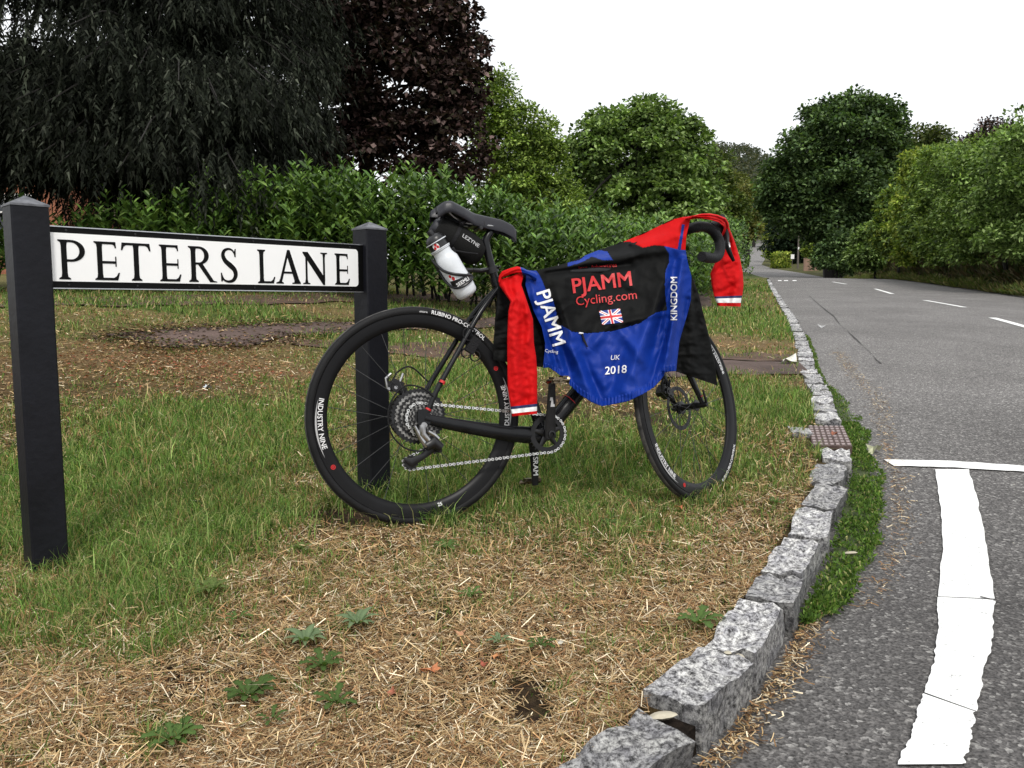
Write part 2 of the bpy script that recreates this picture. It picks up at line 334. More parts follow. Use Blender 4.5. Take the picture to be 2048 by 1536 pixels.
def ribbon(name, Lp, Rp, mt, fn, lift=.004, jag=0., kind='structure', sub=90):
    """sheet between two polylines of ground points, laid on fn"""
    def res(P, n):
        P = np.asarray(P, float)[:, :2]; s = np.r_[0, np.cumsum(np.linalg.norm(np.diff(P, axis=0), axis=1))]; q = np.linspace(0, s[-1], n)
        return np.stack([np.interp(q, s, P[:, 0]), np.interp(q, s, P[:, 1])], 1)
    A, B = res(Lp, sub), res(Rp, sub)
    if jag:
        w3 = np.hanning(9)[1:-1]; w3 = w3 / w3.sum(); jn = lambda: np.stack([np.convolve(RNG.normal(0, jag * 1.7, sub + 6), w3, 'valid') for _ in (0, 1)], 1); A = A + jn(); B = B + jn()
    k = 7; W = np.linspace(0, 1, k); P = A[:, None] * (1 - W[None, :, None]) + B[:, None] * W[None, :, None]
    X, Y = P[..., 0].ravel(), P[..., 1].ravel(); V = np.stack([X, Y, fn(X, Y) + lift], 1)
    i = np.arange((sub - 1) * k).reshape(sub - 1, k)[:, :-1].ravel()
    o = raw(name, V, np.stack([i, i + 1, i + k + 1, i + k], 1), mt, smooth=True); o['kind'] = kind; return o
# worn white paint
pm = bpy.data.materials.new('road_paint'); pm.use_nodes = True; t = pm.node_tree; b = t.nodes['Principled BSDF']; b.inputs['Roughness'].default_value = .7
tc = t.nodes.new('ShaderNodeTexCoord'); n = t.nodes.new('ShaderNodeTexNoise'); n.inputs['Scale'].default_value = 70; n.inputs['Detail'].default_value = 10; n.inputs['Roughness'].default_value = .85
r = t.nodes.new('ShaderNodeValToRGB'); r.color_ramp.elements[0].position = .37; r.color_ramp.elements[0].color = (.16, .16, .155, 1); r.color_ramp.elements[1].position = .45; r.color_ramp.elements[1].color = (.84, .84, .82, 1)
t.links.new(tc.outputs['Object'], n.inputs['Vector']); t.links.new(n.outputs['Fac'], r.inputs[0]); t.links.new(r.outputs[0], b.inputs['Base Color'])
bq = t.nodes.new('ShaderNodeBump'); bq.inputs['Strength'].default_value = .5; bq.inputs['Distance'].default_value = .004; t.links.new(n.outputs['Fac'], bq.inputs['Height']); t.links.new(bq.outputs[0], b.inputs['Normal'])
R_ = lambda *pp: [onto(x, y, zr) for x, y in pp]
# the thick line runs on towards the side road behind the camera, in three lengths parted by cracks
ribbon('edge_line', R_((1876, 1196), (1887, 1100), (1880, 1010), (1870, 941)), R_((1988, 1202), (1975, 1100), (1958, 1010), (1937, 941)), pm, zr, .006, .0022)
ribbon('edge_line', R_((1848, 1391), (1866, 1330), (1876, 1270), (1876, 1197.5)), R_((1950, 1427), (1974, 1330), (1985, 1270), (1988, 1203.5)), pm, zr, .006, .0022)
ribbon('edge_line', R_((1795, 1535), (1822, 1480), (1846, 1394)), R_((1925, 1535), (1944, 1480), (1950, 1430)), pm, zr, .006, .0022)
ribbon('junction_line', R_((1766, 921), (1900, 924), (2048, 934), (2300, 952)), R_((1790, 934), (1900, 937), (2048, 946), (2300, 966)), pm, zr, .006, .003)
dirv = unit((.308, 1, 0))
for px0, py0, px1, py1, w in [(1985, 636, 2075, 661, .05), (1850, 601, 1930, 615, .05), (1750, 578, 1785, 588, .05), (1666, 564, 1692, 568.5, .05)]:
    A, B = onto(px1, py1, zr), onto(px0, py0, zr); nrm = np.array([dirv[1], -dirv[0], 0]) * w
    ribbon('centre_line_dash', [A - nrm, B - nrm], [A + nrm, B + nrm], pm, zr, .006, .006, sub=14)
for q in ((1556, 1563), (1568, 1576), (1585, 1593)):
    ribbon('junction_dash', R_((q[0], 562.5), (q[1], 562.5)), R_((q[0], 560.8), (q[1], 560.8)), pm, zr, .01, 0, sub=6)
crk = mat('crack_dark', (.055, .05, .048), .95)
cp = [(1618, 592), (1640, 612), (1665, 632), (1680, 650), (1700, 668), (1722, 690), (1740, 706), (1752, 722), (1760, 728)]
ribbon('road_crack', R_(*cp), R_(*[(x + 1.2 + .8 * (i % 3), y) for i, (x, y) in enumerate(cp)]), crk, zr, .006, .006, sub=60)
ribbon('road_crack', R_((1960, 1198), (1990, 1205), (2048, 1212)), R_((1960, 1199.5), (1990, 1206.5), (2048, 1214)), crk, zr, .008, .001)
# tarmac paths across the verge and strips of bare earth
path_m = mat('path_tarmac', (.135, .090, .075), .95, col2=(.055, .036, .029), vscale=1.5, bump=.6, bscale=150)
G_ = lambda *pp: [onto(x, y, zv) for x, y in pp]
ribbon('footpath', G_((215, 676), (330, 697), (520, 691), (620, 672), (780, 661), (960, 657), (1150, 650), (1320, 642), (1425, 612)), G_((215, 671), (330, 662), (480, 654), (600, 648), (780, 643), (960, 640), (1150, 620), (1320, 590), (1405, 566)), path_m, zv, .014, .02, sub=160)
ribbon('side_path', G_((1180, 757), (1420, 753), (1535, 752), (1622, 752)), G_((1180, 727), (1420, 725), (1535, 726), (1600, 729)), path_m, zv, .014, .01, sub=80)
earth_m = mat('bare_earth', (.12, .07, .045), .95, col2=(.05, .03, .02), vscale=9, bump=1, bscale=50)
ribbon('earth_strip', G_((560, 688), (760, 708), (960, 712), (1200, 720), (1420, 722), (1598, 725)), G_((560, 678), (760, 686), (960, 688), (1200, 698), (1420, 708), (1590, 712)), earth_m, zv, .012, .02, sub=160)
ribbon('hedge_bed', G_((-60, 618), (200, 615), (500, 612), (800, 606), (1000, 603), (1200, 596), (1480, 562)), G_((-60, 598), (200, 596), (500, 594), (800, 590), (1000, 587), (1200, 580), (1480, 556)), earth_m, zv, .015, .04, sub=160)
ribbon('gutter_moss_base', [(kx(y) + .015, y, 0) for y in np.linspace(1.75, 9, 60)], [(kx(y) + .015 + float(np.interp(y, [1.75, 2.0, 2.4, 3, 3.6, 4.2, 5, 5.5, 9], [.01, .06, .08, .075, .07, .08, .05, .012, .02])), y, 0) for y in np.linspace(1.75, 9, 60)], mat('moss', (.07, .09, .03), .95, col2=(.03, .045, .015), vscale=30, bump=1), zr, .01, .006, sub=90)

# ------------------------------------------------------------------ kerb of granite setts
gr = bpy.data.materials.new('granite'); gr.use_nodes = True; t = gr.node_tree; b = t.nodes['Principled BSDF']; b.inputs['Roughness'].default_value = .8
tc = t.nodes.new('ShaderNodeTexCoord'); oi = t.nodes.new('ShaderNodeObjectInfo'); ad = t.nodes.new('ShaderNodeVectorMath'); ad.operation = 'ADD'
n = t.nodes.new('ShaderNodeTexNoise'); n.inputs['Scale'].default_value = 13; n.inputs['Detail'].default_value = 12; n.inputs['Roughness'].default_value = .8
r = t.nodes.new('ShaderNodeValToRGB'); e = r.color_ramp.elements; e[0].position = .40; e[0].color = (.015, .014, .014, 1); e[1].position = .58; e[1].color = (.78, .77, .75, 1); q = e.new(.47); q.color = (.24, .235, .235, 1)
n2 = t.nodes.new('ShaderNodeTexNoise'); n2.inputs['Scale'].default_value = 4; n2.inputs['Detail'].default_value = 4
r2 = t.nodes.new('ShaderNodeValToRGB'); r2.color_ramp.elements[0].position = .35; r2.color_ramp.elements[0].color = (.62, .62, .66, 1); r2.color_ramp.elements[1].position = .65; r2.color_ramp.elements[1].color = (1.2, 1.2, 1.17, 1)
mg = t.nodes.new('ShaderNodeMixRGB'); mg.blend_type = 'MULTIPLY'; mg.inputs[0].default_value = 1; mt2 = t.nodes.new('ShaderNodeMath'); mt2.operation = 'MULTIPLY_ADD'; mt2.inputs[1].default_value = .55; mt2.inputs[2].default_value = .68; mg2 = t.nodes.new('ShaderNodeMixRGB'); mg2.blend_type = 'MULTIPLY'; mg2.inputs[0].default_value = 1
cx = t.nodes.new('ShaderNodeCombineXYZ'); t.links.new(oi.outputs['Random'], cx.inputs[0]); t.links.new(oi.outputs['Random'], cx.inputs[1]); sc_ = t.nodes.new('ShaderNodeVectorMath'); sc_.operation = 'SCALE'; sc_.inputs['Scale'].default_value = 50; t.links.new(cx.outputs[0], sc_.inputs[0])
mpv = t.nodes.new('ShaderNodeVectorMath'); mpv.operation = 'MULTIPLY'; mpv.inputs[1].default_value = (.75, 1.5, 1.1); t.links.new(tc.outputs['Object'], mpv.inputs[0]); t.links.new(mpv.outputs[0], ad.inputs[0]); t.links.new(sc_.outputs[0], ad.inputs[1]); t.links.new(ad.outputs[0], n.inputs['Vector']); t.links.new(ad.outputs[0], n2.inputs['Vector'])
t.links.new(n.outputs['Fac'], r.inputs[0]); t.links.new(n2.outputs['Fac'], r2.inputs[0]); t.links.new(r.outputs[0], mg.inputs[1]); t.links.new(r2.outputs[0], mg.inputs[2]); t.links.new(oi.outputs['Random'], mt2.inputs[0]); t.links.new(mg.outputs[0], mg2.inputs[1]); t.links.new(mt2.outputs[0], mg2.inputs[2]); t.links.new(mg2.outputs[0], b.inputs['Base Color'])
bg_ = t.nodes.new('ShaderNodeBump'); bg_.inputs['Strength'].default_value = .9; bg_.inputs['Distance'].default_value = .008; t.links.new(n.outputs['Fac'], bg_.inputs['Height']); t.links.new(bg_.outputs[0], b.inputs['Normal'])
Yk = np.concatenate([np.arange(-6, 12, .05), np.arange(12, 75, .5)])
kb = MB(); pr = []
for y in Yk:
    x = float(kx(y)); z = float(prof(y)); pr.append(((x - .098, y, z - .004), (x - .018, y, z - .006), (x - .012, y, z - .16), (x - .112, y, z - .16)))
V = np.array(pr).reshape(-1, 3); n_ = len(pr); Fc = []
for i in range(n_ - 1):
    for k in range(3): Fc.append((i * 4 + k, i * 4 + k + 1, i * 4 + 5 + k, i * 4 + 4 + k))
kb.add(V, Fc); kerb = kb.build('kerb', mat('joint_dirt', (.022, .016, .012), .95, var=.6, vscale=60, bump=1, bscale=120, spec=.1)); kerb['kind'] = 'structure'
gr2 = gr.copy(); gr2.name = 'granite_shaded_side'; [setattr(x.inputs[2], 'default_value', .26) or setattr(x.inputs[1], 'default_value', .34) for x in gr2.node_tree.nodes if x.type == 'MATH']  # darker granite copy: shade on the stone sides put into the colour
def stone_mesh(seed):
    """rough hewn sett, unit-free: 1 long (y), 1 wide (x), 1 tall"""
    rg = np.random.default_rng(seed); nx, ny, nz = 4, 6, 3; idx = {}; V = []; Fc = []
    def v(i, j, k):
        if (i, j, k) not in idx:
            p = np.array([i / nx - .5, j / ny - .5, k / nz - .5])
            ex = (abs(p[0]) > .49) + (abs(p[1]) > .49) + (p[2] > .49)
            q = p * (1 - .085 * max(0, ex - 1) * (1.3 if p[2] > 0 else .5)) + rg.normal(0, .018, 3) * (1.1, .8, 1.8)
            idx[(i, j, k)] = len(V); V.append(q)
        return idx[(i, j, k)]
    for i in range(nx):
        for j in range(ny): Fc += [(v(i, j, nz), v(i + 1, j, nz), v(i + 1, j + 1, nz), v(i, j + 1, nz)), (v(i, j, 0), v(i, j + 1, 0), v(i + 1, j + 1, 0), v(i + 1, j, 0))]
    for i in range(nx):
        for k in range(nz): Fc += [(v(i, 0, k), v(i + 1, 0, k), v(i + 1, 0, k + 1), v(i, 0, k + 1)), (v(i, ny, k), v(i, ny, k + 1), v(i + 1, ny, k + 1), v(i + 1, ny, k))]
    for j in range(ny):
        for k in range(nz): Fc += [(v(0, j, k), v(0, j, k + 1), v(0, j + 1, k + 1), v(0, j + 1, k)), (v(nx, j, k), v(nx, j + 1, k), v(nx, j + 1, k + 1), v(nx, j, k + 1))]
    me = bpy.data.meshes.new('kerb_stone'); me.from_pydata([tuple(p) for p in V], [], Fc); me.materials.append(gr); me.materials.append(bpy.data.materials.get('granite_shaded_side')); me.update()
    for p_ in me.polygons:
        if p_.normal[2] < .5 and p_.center[2] < .42: p_.material_index = 1  # sides and undersides take the copy with shade in its colour
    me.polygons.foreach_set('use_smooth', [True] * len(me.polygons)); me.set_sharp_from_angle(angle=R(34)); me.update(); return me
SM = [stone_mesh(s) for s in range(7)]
# joint positions along the kerb (metres ahead), read where stones meet; beyond them a regular run
jo = [1.012, 1.235]
for px, py in [(1399, 1461), (1503, 1340), (1584, 1230), (1617, 1168), (1647, 1091), (1672, 1026), (1690, 980), (1697, 932)]:
    jo.append(float(onto(px, py)[1]))
jo[2] = 1.239
segs = [(.80, .99), (1.0, 1.228)] + [(jo[i], jo[i + 1]) for i in range(2, 9)] + [(3.19, 3.44), (3.97, 4.22), (4.235, 4.50), (4.515, 4.75), (4.765, 4.95)]
y = -1.9; pre = []
while y < .78: pre.append((y, min(y + .2, .785))); y += .212
segs = pre + segs; y = 4.97
while y < 34: l = .2 + .1 * random.random() + max(0, (y - 12) * .03); segs.append((y, y + l)); y += l + .012
for i, (y0, y1) in enumerate(segs):
    a_, b_ = np.array([kx(y0), y0]), np.array([kx(y1), y1]); c = (a_ + b_) / 2; d = b_ - a_; L_ = np.linalg.norm(d); th = math.atan2(d[1], d[0]) - math.pi / 2
    w = (.096 if y0 < 2.6 else .108) + .014 * random.random(); h = .16 + .02 * random.random(); nx_ = np.array([math.cos(th), math.sin(th)])
    p = c - nx_ * (w / 2 - .008 + .014 * random.random()); z = float(prof(c[1])) + .014 - h / 2 + random.uniform(-.006, .010)
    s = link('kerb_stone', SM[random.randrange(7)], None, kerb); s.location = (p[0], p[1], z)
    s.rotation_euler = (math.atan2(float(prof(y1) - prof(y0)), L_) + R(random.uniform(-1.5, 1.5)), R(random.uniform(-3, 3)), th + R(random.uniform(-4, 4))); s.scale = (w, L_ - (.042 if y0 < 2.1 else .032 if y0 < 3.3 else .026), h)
# stray stone left of the cover, pebbles in the joints
for px, py, sx, lab in [(1600, 868, .1, 'small pale granite block sunk in the grass left of the rusty iron cover')]:
    p = onto(px, py); s = link('stone_block', SM[2]); s.location = (p[0], p[1], p[2] - .03); s.scale = (.09, .17, .1); s.rotation_euler = (0, 0, -.2); tag(s, lab, 'stone')
def pebble(px, py, r, lab, fn=zv, up=.0):
    p = onto(px, py, fn); mb = MB(); prf = [(-.5, 0), (-.42, .5), (0, .85), (.42, .5), (.5, 0)]
    lathe(mb, [(h * r * .8, q * r) for h, q in prf], (0, 0, 0), (0, 0, 1), 9); o = mb.build('pebble', M['pebble']); o.location = (p[0], p[1], p[2] + up); o.rotation_euler = (.1, .2, random.random() * 3); o.scale = (1.5, .8, .7); tag(o, lab, 'pebble')
pebble(1479, 1332, .012, 'small cream pebble wedged between two kerb stones, right one of a pair', up=.02)
pebble(1455, 1325, .010, 'smaller cream pebble wedged between two kerb stones, left one of a pair', up=.02)
pebble(1325, 1445, .020, 'flat yellowish pebble at the corner of the nearest kerb stones', up=.012)
pebble(1700, 1126, .016, 'pale pebble lying on the moss beside the kerb', zr, .03)
# iron inspection cover
C4 = [onto(*q) for q in [(1618, 856), (1684, 856), (1698, 899), (1632, 897)]]
cc = sum(C4) / 4; cov = empty('inspection_cover', 'rusty iron cover with raised studs set in the kerb line', 'drain cover', tuple(cc))
ex = unit(C4[1] - C4[0] + C4[2] - C4[3]); ey = unit(C4[3] - C4[0] + C4[2] - C4[1]); wx = np.linalg.norm(C4[1] - C4[0]) * 1.05; wy = np.linalg.norm(C4[3] - C4[0])
mb = MB()
def cq(u, v, h): return ex * u + ey * v + np.array([0, 0, h])
prism(mb, [(-wx / 2, -wy / 2), (wx / 2, -wy / 2), (wx / 2, wy / 2), (-wx / 2, wy / 2)], -.05, .012, cq); mb.build('plate', M['rust'], cov, smooth=False)
for i in range(7):
    for j in range(8):
        mb = MB() if (i, j) == (0, 0) else mb
        u, v = -wx / 2 + wx * (i + .5) / 7, -wy / 2 + wy * (j + .5) / 8; w, h = wx * .042, wy * .030
        prism(mb, [(u - w, v - h), (u + w, v - h), (u + w, v + h), (u - w, v + h)], .013, .017, cq)
mb.build('raised_studs', mat('worn_iron', (.34, .27, .26), .5, .4), cov, smooth=False)['kind'] = 'stuff'

# ------------------------------------------------------------------ street name sign
SL, SR = np.array([-1.164, 2.037]), np.array([-.497, 2.693]); SLEN = float(np.linalg.norm(SR - SL)); su = np.r_[(SR - SL) / SLEN, 0]; sn = np.array([su[1], -su[0], 0])
PW = .084
def post(c, zt, lab, tilt):
    g = float(zv(c[0], c[1])); o = empty('sign_post', lab, 'sign post', (c[0], c[1], g), 'posts of the street name sign')
    mb = MB(); h = PW / 2; ch = .004; H_ = zt - g; ring = [(-h + ch, -h), (h - ch, -h), (h, -h + ch), (h, h - ch), (h - ch, h), (-h + ch, h), (-h, h - ch), (-h, -h + ch)]
    def P_(u, v, z): return su * u + sn * v + np.array([0, 0, z]) + np.array([tilt[0], tilt[1], 0]) * z
    prism(mb, ring, -.25, H_, P_); mb.build('shaft', M['post'], o, smooth=False)
    mb = MB(); k = h + .0015; V = [P_(x, y, H_ + .001) for x, y in ((-k, -k), (k, -k), (k, k), (-k, k))] + [P_(x, y, H_ + .006) for x, y in ((-k, -k), (k, -k), (k, k), (-k, k))] + [P_(0, 0, H_ + .03)]
    mb.add(V, [(3, 2, 1, 0), (0, 1, 5, 4), (1, 2, 6, 5), (2, 3, 7, 6), (3, 0, 4, 7), (4, 5, 8), (5, 6, 8), (6, 7, 8), (7, 4, 8)])
    mb.build('pyramid_cap', mat('post_top_highlight', (.16, .165, .18), .5, col2=(.05, .052, .06), vscale=30), o, smooth=False)  # highlight on the post top put into the paler cap colour
    return o
pl = np.r_[SL, 0] - su * (PW / 2 + .001) - sn * (PW / 2 - .022); pr_ = np.r_[SR, 0] + su * (PW / 2 + .001) - sn * (PW / 2 - .022)
post(pl, .928, 'near black timber sign post left of the street name plate', (.0, 0)); post(pr_, .936, 'far black timber sign post behind the rear wheel of the bicycle', (0, 0))
ZB, ZT = .7316, .8836
sign = empty('street_sign', 'white street name plate with black border reading PETERS LANE', 'street sign', tuple(np.r_[(SL + SR) / 2, ZB]))
def SP(u, z, n): return su * (u - SLEN / 2) + sn * n + np.array([0, 0, z - ZB])
mb = MB(); prism(mb, [(0, ZB), (SLEN, ZB), (SLEN, ZT), (0, ZT)], -.018, 0, lambda x, y, h: SP(x, y, h)); mb.build('backing_board', M['signblack'], sign, smooth=False)
for z0, z1 in ((ZB - .003, ZB - .0005), (ZT + .0005, ZT + .003)):
    mb = MB(); prism(mb, [(0, z0), (SLEN, z0), (SLEN, z1), (0, z1)], -.02, .003, lambda x, y, h: SP(x, y, h)); mb.build('edge_trim', M['alu'], sign, smooth=False)
def rrect(x0, z0, x1, z1, r, n=6):
    P = []
    for cx_, cz_, a0 in ((x1 - r, z0 + r, -90), (x1 - r, z1 - r, 0), (x0 + r, z1 - r, 90), (x0 + r, z0 + r, 180)):
        for k in range(n + 1): a = R(a0 + 90 * k / n); P.append((cx_ + r * math.cos(a), cz_ + r * math.sin(a)))
    return P
def signu(px): # along the plate for a photo column
    k = (px - 1024) / F; d = np.array([k, cP]); A = np.array([[su[0], -d[0]], [su[1], -d[1]]]); return float(np.linalg.solve(A, -SL)[0])
U0, U1 = signu(97) + .004, signu(722) - .004
mb = MB(); prism(mb, rrect(U0, ZB + .016, U1, ZT - .014, .012), .0005, .002, lambda x, y, h: SP(x, y, h)); mb.build('name_panel', M['signwhite'], sign, smooth=False)
for z in (ZB + .007, ZT - .007):
    for u in np.linspace(.04, SLEN - .05, 6):
        mb = MB(); lathe(mb, [(0, .0032), (.0015, .0028), (.002, 0)], SP(u, z, .0005), sn, 8); mb.build('screw', M['darksteel'], sign)
# serif capitals as polygons in a 0..1 high box
def ring_arc(cx, cy, ro, ri, a0, a1, n=18, ex=1., thick=None):
    out = []
    for k in range(n + 1): a = R(a0 + (a1 - a0) * k / n); out.append((cx + ro[0] * math.cos(a), cy + ro[1] * math.sin(a)))
    for k in range(n, -1, -1): a = R(a0 + (a1 - a0) * k / n); out.append((cx + ri[0] * math.cos(a), cy + ri[1] * math.sin(a)))
    return out
def quad(x0, y0, x1, y1): return [(x0, y0), (x1, y0), (x1, y1), (x0, y1)]
def stemv(x, w=.13, y0=0, y1=1, s=.07): # vertical stem with bracketed serifs
    return [[(x - s, y0), (x + w + s, y0), (x + w + s, y0 + .03), (x + w + .012, y0 + .07), (x + w, y0 + .16), (x + w, y1 - .16), (x + w + .012, y1 - .07), (x + w + s, y1 - .03), (x + w + s, y1), (x - s, y1), (x - s, y1 - .03), (x - .012, y1 - .07), (x, y1 - .16), (x, y0 + .16), (x - .012, y0 + .07), (x - s, y0 + .03)]]
def arms(x, W, top=.53):
    h = .065
    return [[(x, 1), (W, 1), (W + .012, .84), (W - .02, .84), (W - .035, 1 - h - .03), (W - .08, 1 - h), (x, 1 - h)],
            [(x, .5), (top, .5), (top, .62), (top + .028, .62), (top + .028, .36), (top, .36), (top, .5 - h), (x, .5 - h)],
            [(x, 0), (W + .03, 0), (W + .085, .2), (W + .05, .2), (W + .0, h + .045), (W - .07, h), (x, h)]]
GL = {
    'P': stemv(.07) + [ring_arc(.30, .725, (.33, .275), (.2, .215), -90, 90), quad(.15, .94, .30, 1), quad(.15, .45, .30, .51)],
    'E': stemv(.07) + arms(.15, .55), 'L': stemv(.07) + [arms(.15, .52)[2]],
    'T': stemv(.29, .13) + [[(.0, 1.0), (.71, 1.0), (.735, .80), (.70, .80), (.66, .90), (.60, .935), (.11, .935), (.05, .90), (.01, .80), (-.025, .80)]],
    'R': stemv(.07) + [ring_arc(.29, .745, (.29, .255), (.16, .195), -90, 90), quad(.15, .94, .29, 1), quad(.15, .49, .29, .55), [(.25, .52), (.39, .52), (.70, .045), (.80, .02), (.80, 0), (.60, 0)]],
    'A': [[(.335, 1.03), (.40, 1.03), (.17, .16), (.14, .06), (.20, .03), (.20, 0), (-.04, 0), (-.04, .03), (.05, .07), (.09, .16)], [(.30, .93), (.41, 1.03), (.70, .14), (.76, .03), (.76, 0), (.48, 0), (.48, .03), (.55, .05), (.55, .12)], quad(.19, .31, .53, .37)],
    'N': [[(.08, .16), (.08, .9), (.135, .88), (.135, .16), (.15, .05), (.21, .03), (.21, 0), (-.0, 0), (-.0, .03), (.06, .05)], [(.0, 1), (.15, 1), (.66, .2), (.66, -.02), (.61, -.02), (.08, .83), (.0, .96)], [(.61, .1), (.61, .84), (.60, .95), (.54, .97), (.54, 1), (.74, 1), (.74, .97), (.68, .95), (.665, .84), (.665, .1)]],
}
sp_ = []
for k in range(31): # spine of S
    q = k / 30; sp_.append((.27 + .2 * math.cos(R(25 + 245 * q / .5)) if q < .5 else .27 + .205 * math.cos(R(90 - 245 * (q - .5) / .5)), .76 + .205 * math.sin(R(25 + 245 * q / .5)) if q < .5 else .265 + .23 * math.sin(R(90 - 245 * (q - .5) / .5))))
S_ctl = np.array([(.44, .83), (.36, .94), (.24, .97), (.12, .91), (.08, .77), (.15, .62), (.29, .50), (.42, .37), (.45, .21), (.37, .07), (.22, .03), (.09, .08), (.03, .2)])
S_c = smoothpath(np.c_[S_ctl, np.zeros(len(S_ctl))], 5)[:, :2]; wS = np.interp(np.linspace(0, 1, len(S_c)), [0, .12, .3, .5, .7, .88, 1], [.018, .026, .05, .075, .055, .028, .02])
nS = np.gradient(S_c, axis=0); nS = np.stack([-nS[:, 1], nS[:, 0]], 1) / np.linalg.norm(nS, axis=1)[:, None]
GL['S'] = [[tuple(p) for p in np.vstack([S_c + nS * wS[:, None], (S_c - nS * wS[:, None])[::-1]])], [(.45, .98), (.475, .98), (.465, .74), (.435, .74), (.41, .86)], [(.005, .04), (.03, .02), (.07, .1), (.03, .28), (.0, .28)]]
for ch, x0, x1, yt, yb in [('P', 130, 183, 481, 560), ('E', 201, 250, 484, 561), ('T', 254, 312, 486, 562), ('E', 329, 371, 490, 562), ('R', 386, 441, 492, 563), ('S', 449, 482, 495, 563), ('L', 522, 556, 498, 564), ('A', 558, 606, 500, 564), ('N', 611, 659, 503, 565), ('E', 674, 703, 505, 566)]:
    ua_, ub_ = signu(x0), signu(x1); xs = [x for pg in GL[ch] for x, _ in pg]; mn, mxx = min(xs), max(xs); mb = MB()
    for i, pg in enumerate(GL[ch]):
        Q = [(ua_ + (x - mn) / (mxx - mn) * (ub_ - ua_), .7525 + z * .1005) for x, z in pg]
        prism(mb, Q, .0019, .0031 + .00008 * i, lambda x, y, h: SP(x, y, h))
    mb.build('letter', M['signblack'], sign, smooth=False)

# ------------------------------------------------------------------ text helper (flat print)
def text_tris(s, bold=0.):
    cu = bpy.data.curves.new('t', 'FONT'); cu.body = s; cu.size = 1; cu.resolution_u = 3; ob = bpy.data.objects.new('t', cu); COL.objects.link(ob)
    me = bpy.data.meshes.new_from_object(ob.evaluated_get(bpy.context.evaluated_depsgraph_get()))
    me.calc_loop_triangles(); V = np.array([v.co[:2] for v in me.vertices]); Fc = [tuple(p.vertices) for p in me.loop_triangles]
    for _ in range(2):
        VL = [tuple(v) for v in V]; mid = {}; F2 = []
        def md(a, b):
            k = (min(a, b), max(a, b))
            if k not in mid: mid[k] = len(VL); VL.append(((VL[a][0] + VL[b][0]) / 2, (VL[a][1] + VL[b][1]) / 2))
            return mid[k]
        ln = lambda a, b: math.hypot(VL[a][0] - VL[b][0], VL[a][1] - VL[b][1]) > .22
        for a, b, c in Fc:
            e = [ln(a, b), ln(b, c), ln(c, a)]; ne = sum(e)
            if ne == 0: F2.append((a, b, c)); continue
            while not e[0]: a, b, c = b, c, a; e = e[1:] + e[:1]
            if ne == 1: m = md(a, b); F2 += [(a, m, c), (m, b, c)]
            elif ne == 2 and e[1]: m, n = md(a, b), md(b, c); F2 += [(m, b, n), (a, m, n), (a, n, c)]
            elif ne == 2: m, n = md(a, b), md(c, a); F2 += [(a, m, n), (m, b, n), (b, c, n)]
            else: m, n, o = md(a, b), md(b, c), md(c, a); F2 += [(a, m, o), (m, b, n), (o, n, c), (m, n, o)]
        V = np.array(VL); Fc = F2
    bpy.data.objects.remove(ob); bpy.data.curves.remove(cu); bpy.data.meshes.remove(me)
    mn, mxx = V.min(0), V.max(0); return V - np.array([mn[0], 0]), Fc, mxx[0] - mn[0]
def print_text(name, s, fmap, mt, parent, bold=0., width=None, shear=0.):
    V, Fc, W = text_tris(s, bold); k = (width / W) if width else 1.
    sh = [(0, 0)] if bold <= 0 else [(bold * 1.6 * math.cos(a), bold * 1.3 * math.sin(a)) for a in (.6, 2.4, 3.9, 5.4)] + [(0, 0)]
    P, F2 = [], []
    for i, (dx, dy) in enumerate(sh):
        F2 += [tuple(len(P) + q for q in f) for f in Fc]; P += [np.asarray(fmap((x + dx + shear * y) * k, (y + dy) * k)) + np.array([0, -.00009 * i, 0]) for x, y in V]
    Fc = F2
    me = bpy.data.meshes.new(name); me.from_pydata([tuple(p) for p in P], [], Fc); me.update(); return link(name, me, mt, parent)

# ------------------------------------------------------------------ bicycle
BX, BY, BYAW, BLEAN, STEER, BPIT, BZ = -.2901, 2.4251, .36258, .08905, .4968, -.01588, .0089
fw = np.array([math.cos(BYAW) * math.cos(BPIT), math.sin(BYAW) * math.cos(BPIT), math.sin(BPIT)]); lf = np.array([-math.sin(BYAW), math.cos(BYAW), 0])
upv = np.cross(fw, lf); l2 = lf * math.cos(BLEAN) - upv * math.sin(BLEAN); u2 = np.cross(fw, l2); BO = np.array([BX, BY, BZ])
BM = Matrix(((fw[0], l2[0], u2[0], BX), (fw[1], l2[1], u2[1], BY), (fw[2], l2[2], u2[2], BZ), (0, 0, 0, 1)))
def loc(px, py, b=0.):
    C = np.array([0, 0, EYE]); d = ray(px, py); tt = (b - np.dot(C - BO, l2)) / np.dot(d, l2); P = C + tt * d - BO
    return np.array([P @ fw, P @ l2, P @ u2])
def todepth(P): P = np.atleast_2d(P); return BO + P[:, :1] * fw + P[:, 1:2] * l2 + P[:, 2:3] * u2
HTA = R(72); AX = np.array([-math.cos(HTA), 0, math.sin(HTA)]); PERP = np.array([math.sin(HTA), 0, math.cos(HTA)])
WR = .338; FA = np.array([1.005, 0, WR]); SB = FA - PERP * .047
def steer(P):
    P = np.atleast_2d(np.asarray(P, float)) - SB; c, s = math.cos(STEER), math.sin(STEER)
    return SB + P * c + np.cross(AX, P) * s + np.outer(P @ AX, AX) * (1 - c)
def steermb(mb): mb.v = [tuple(p) for p in steer(mb.v)]; return mb
bike = empty('bicycle', 'black road bicycle with a jersey draped over it standing by the sign', 'bicycle'); bike.matrix_world = BM
BBc = np.array([.42, 0, .268]); RA = np.array([0, 0, WR]); STD = np.array([-math.cos(R(73)), 0, math.sin(R(73))])
HT0, HT1 = SB + AX * .385, SB + AX * .545
mb = MB()
tube(mb, [BBc, BBc + STD * .3, BBc + STD * .515], [.019, .017, .017], 14)
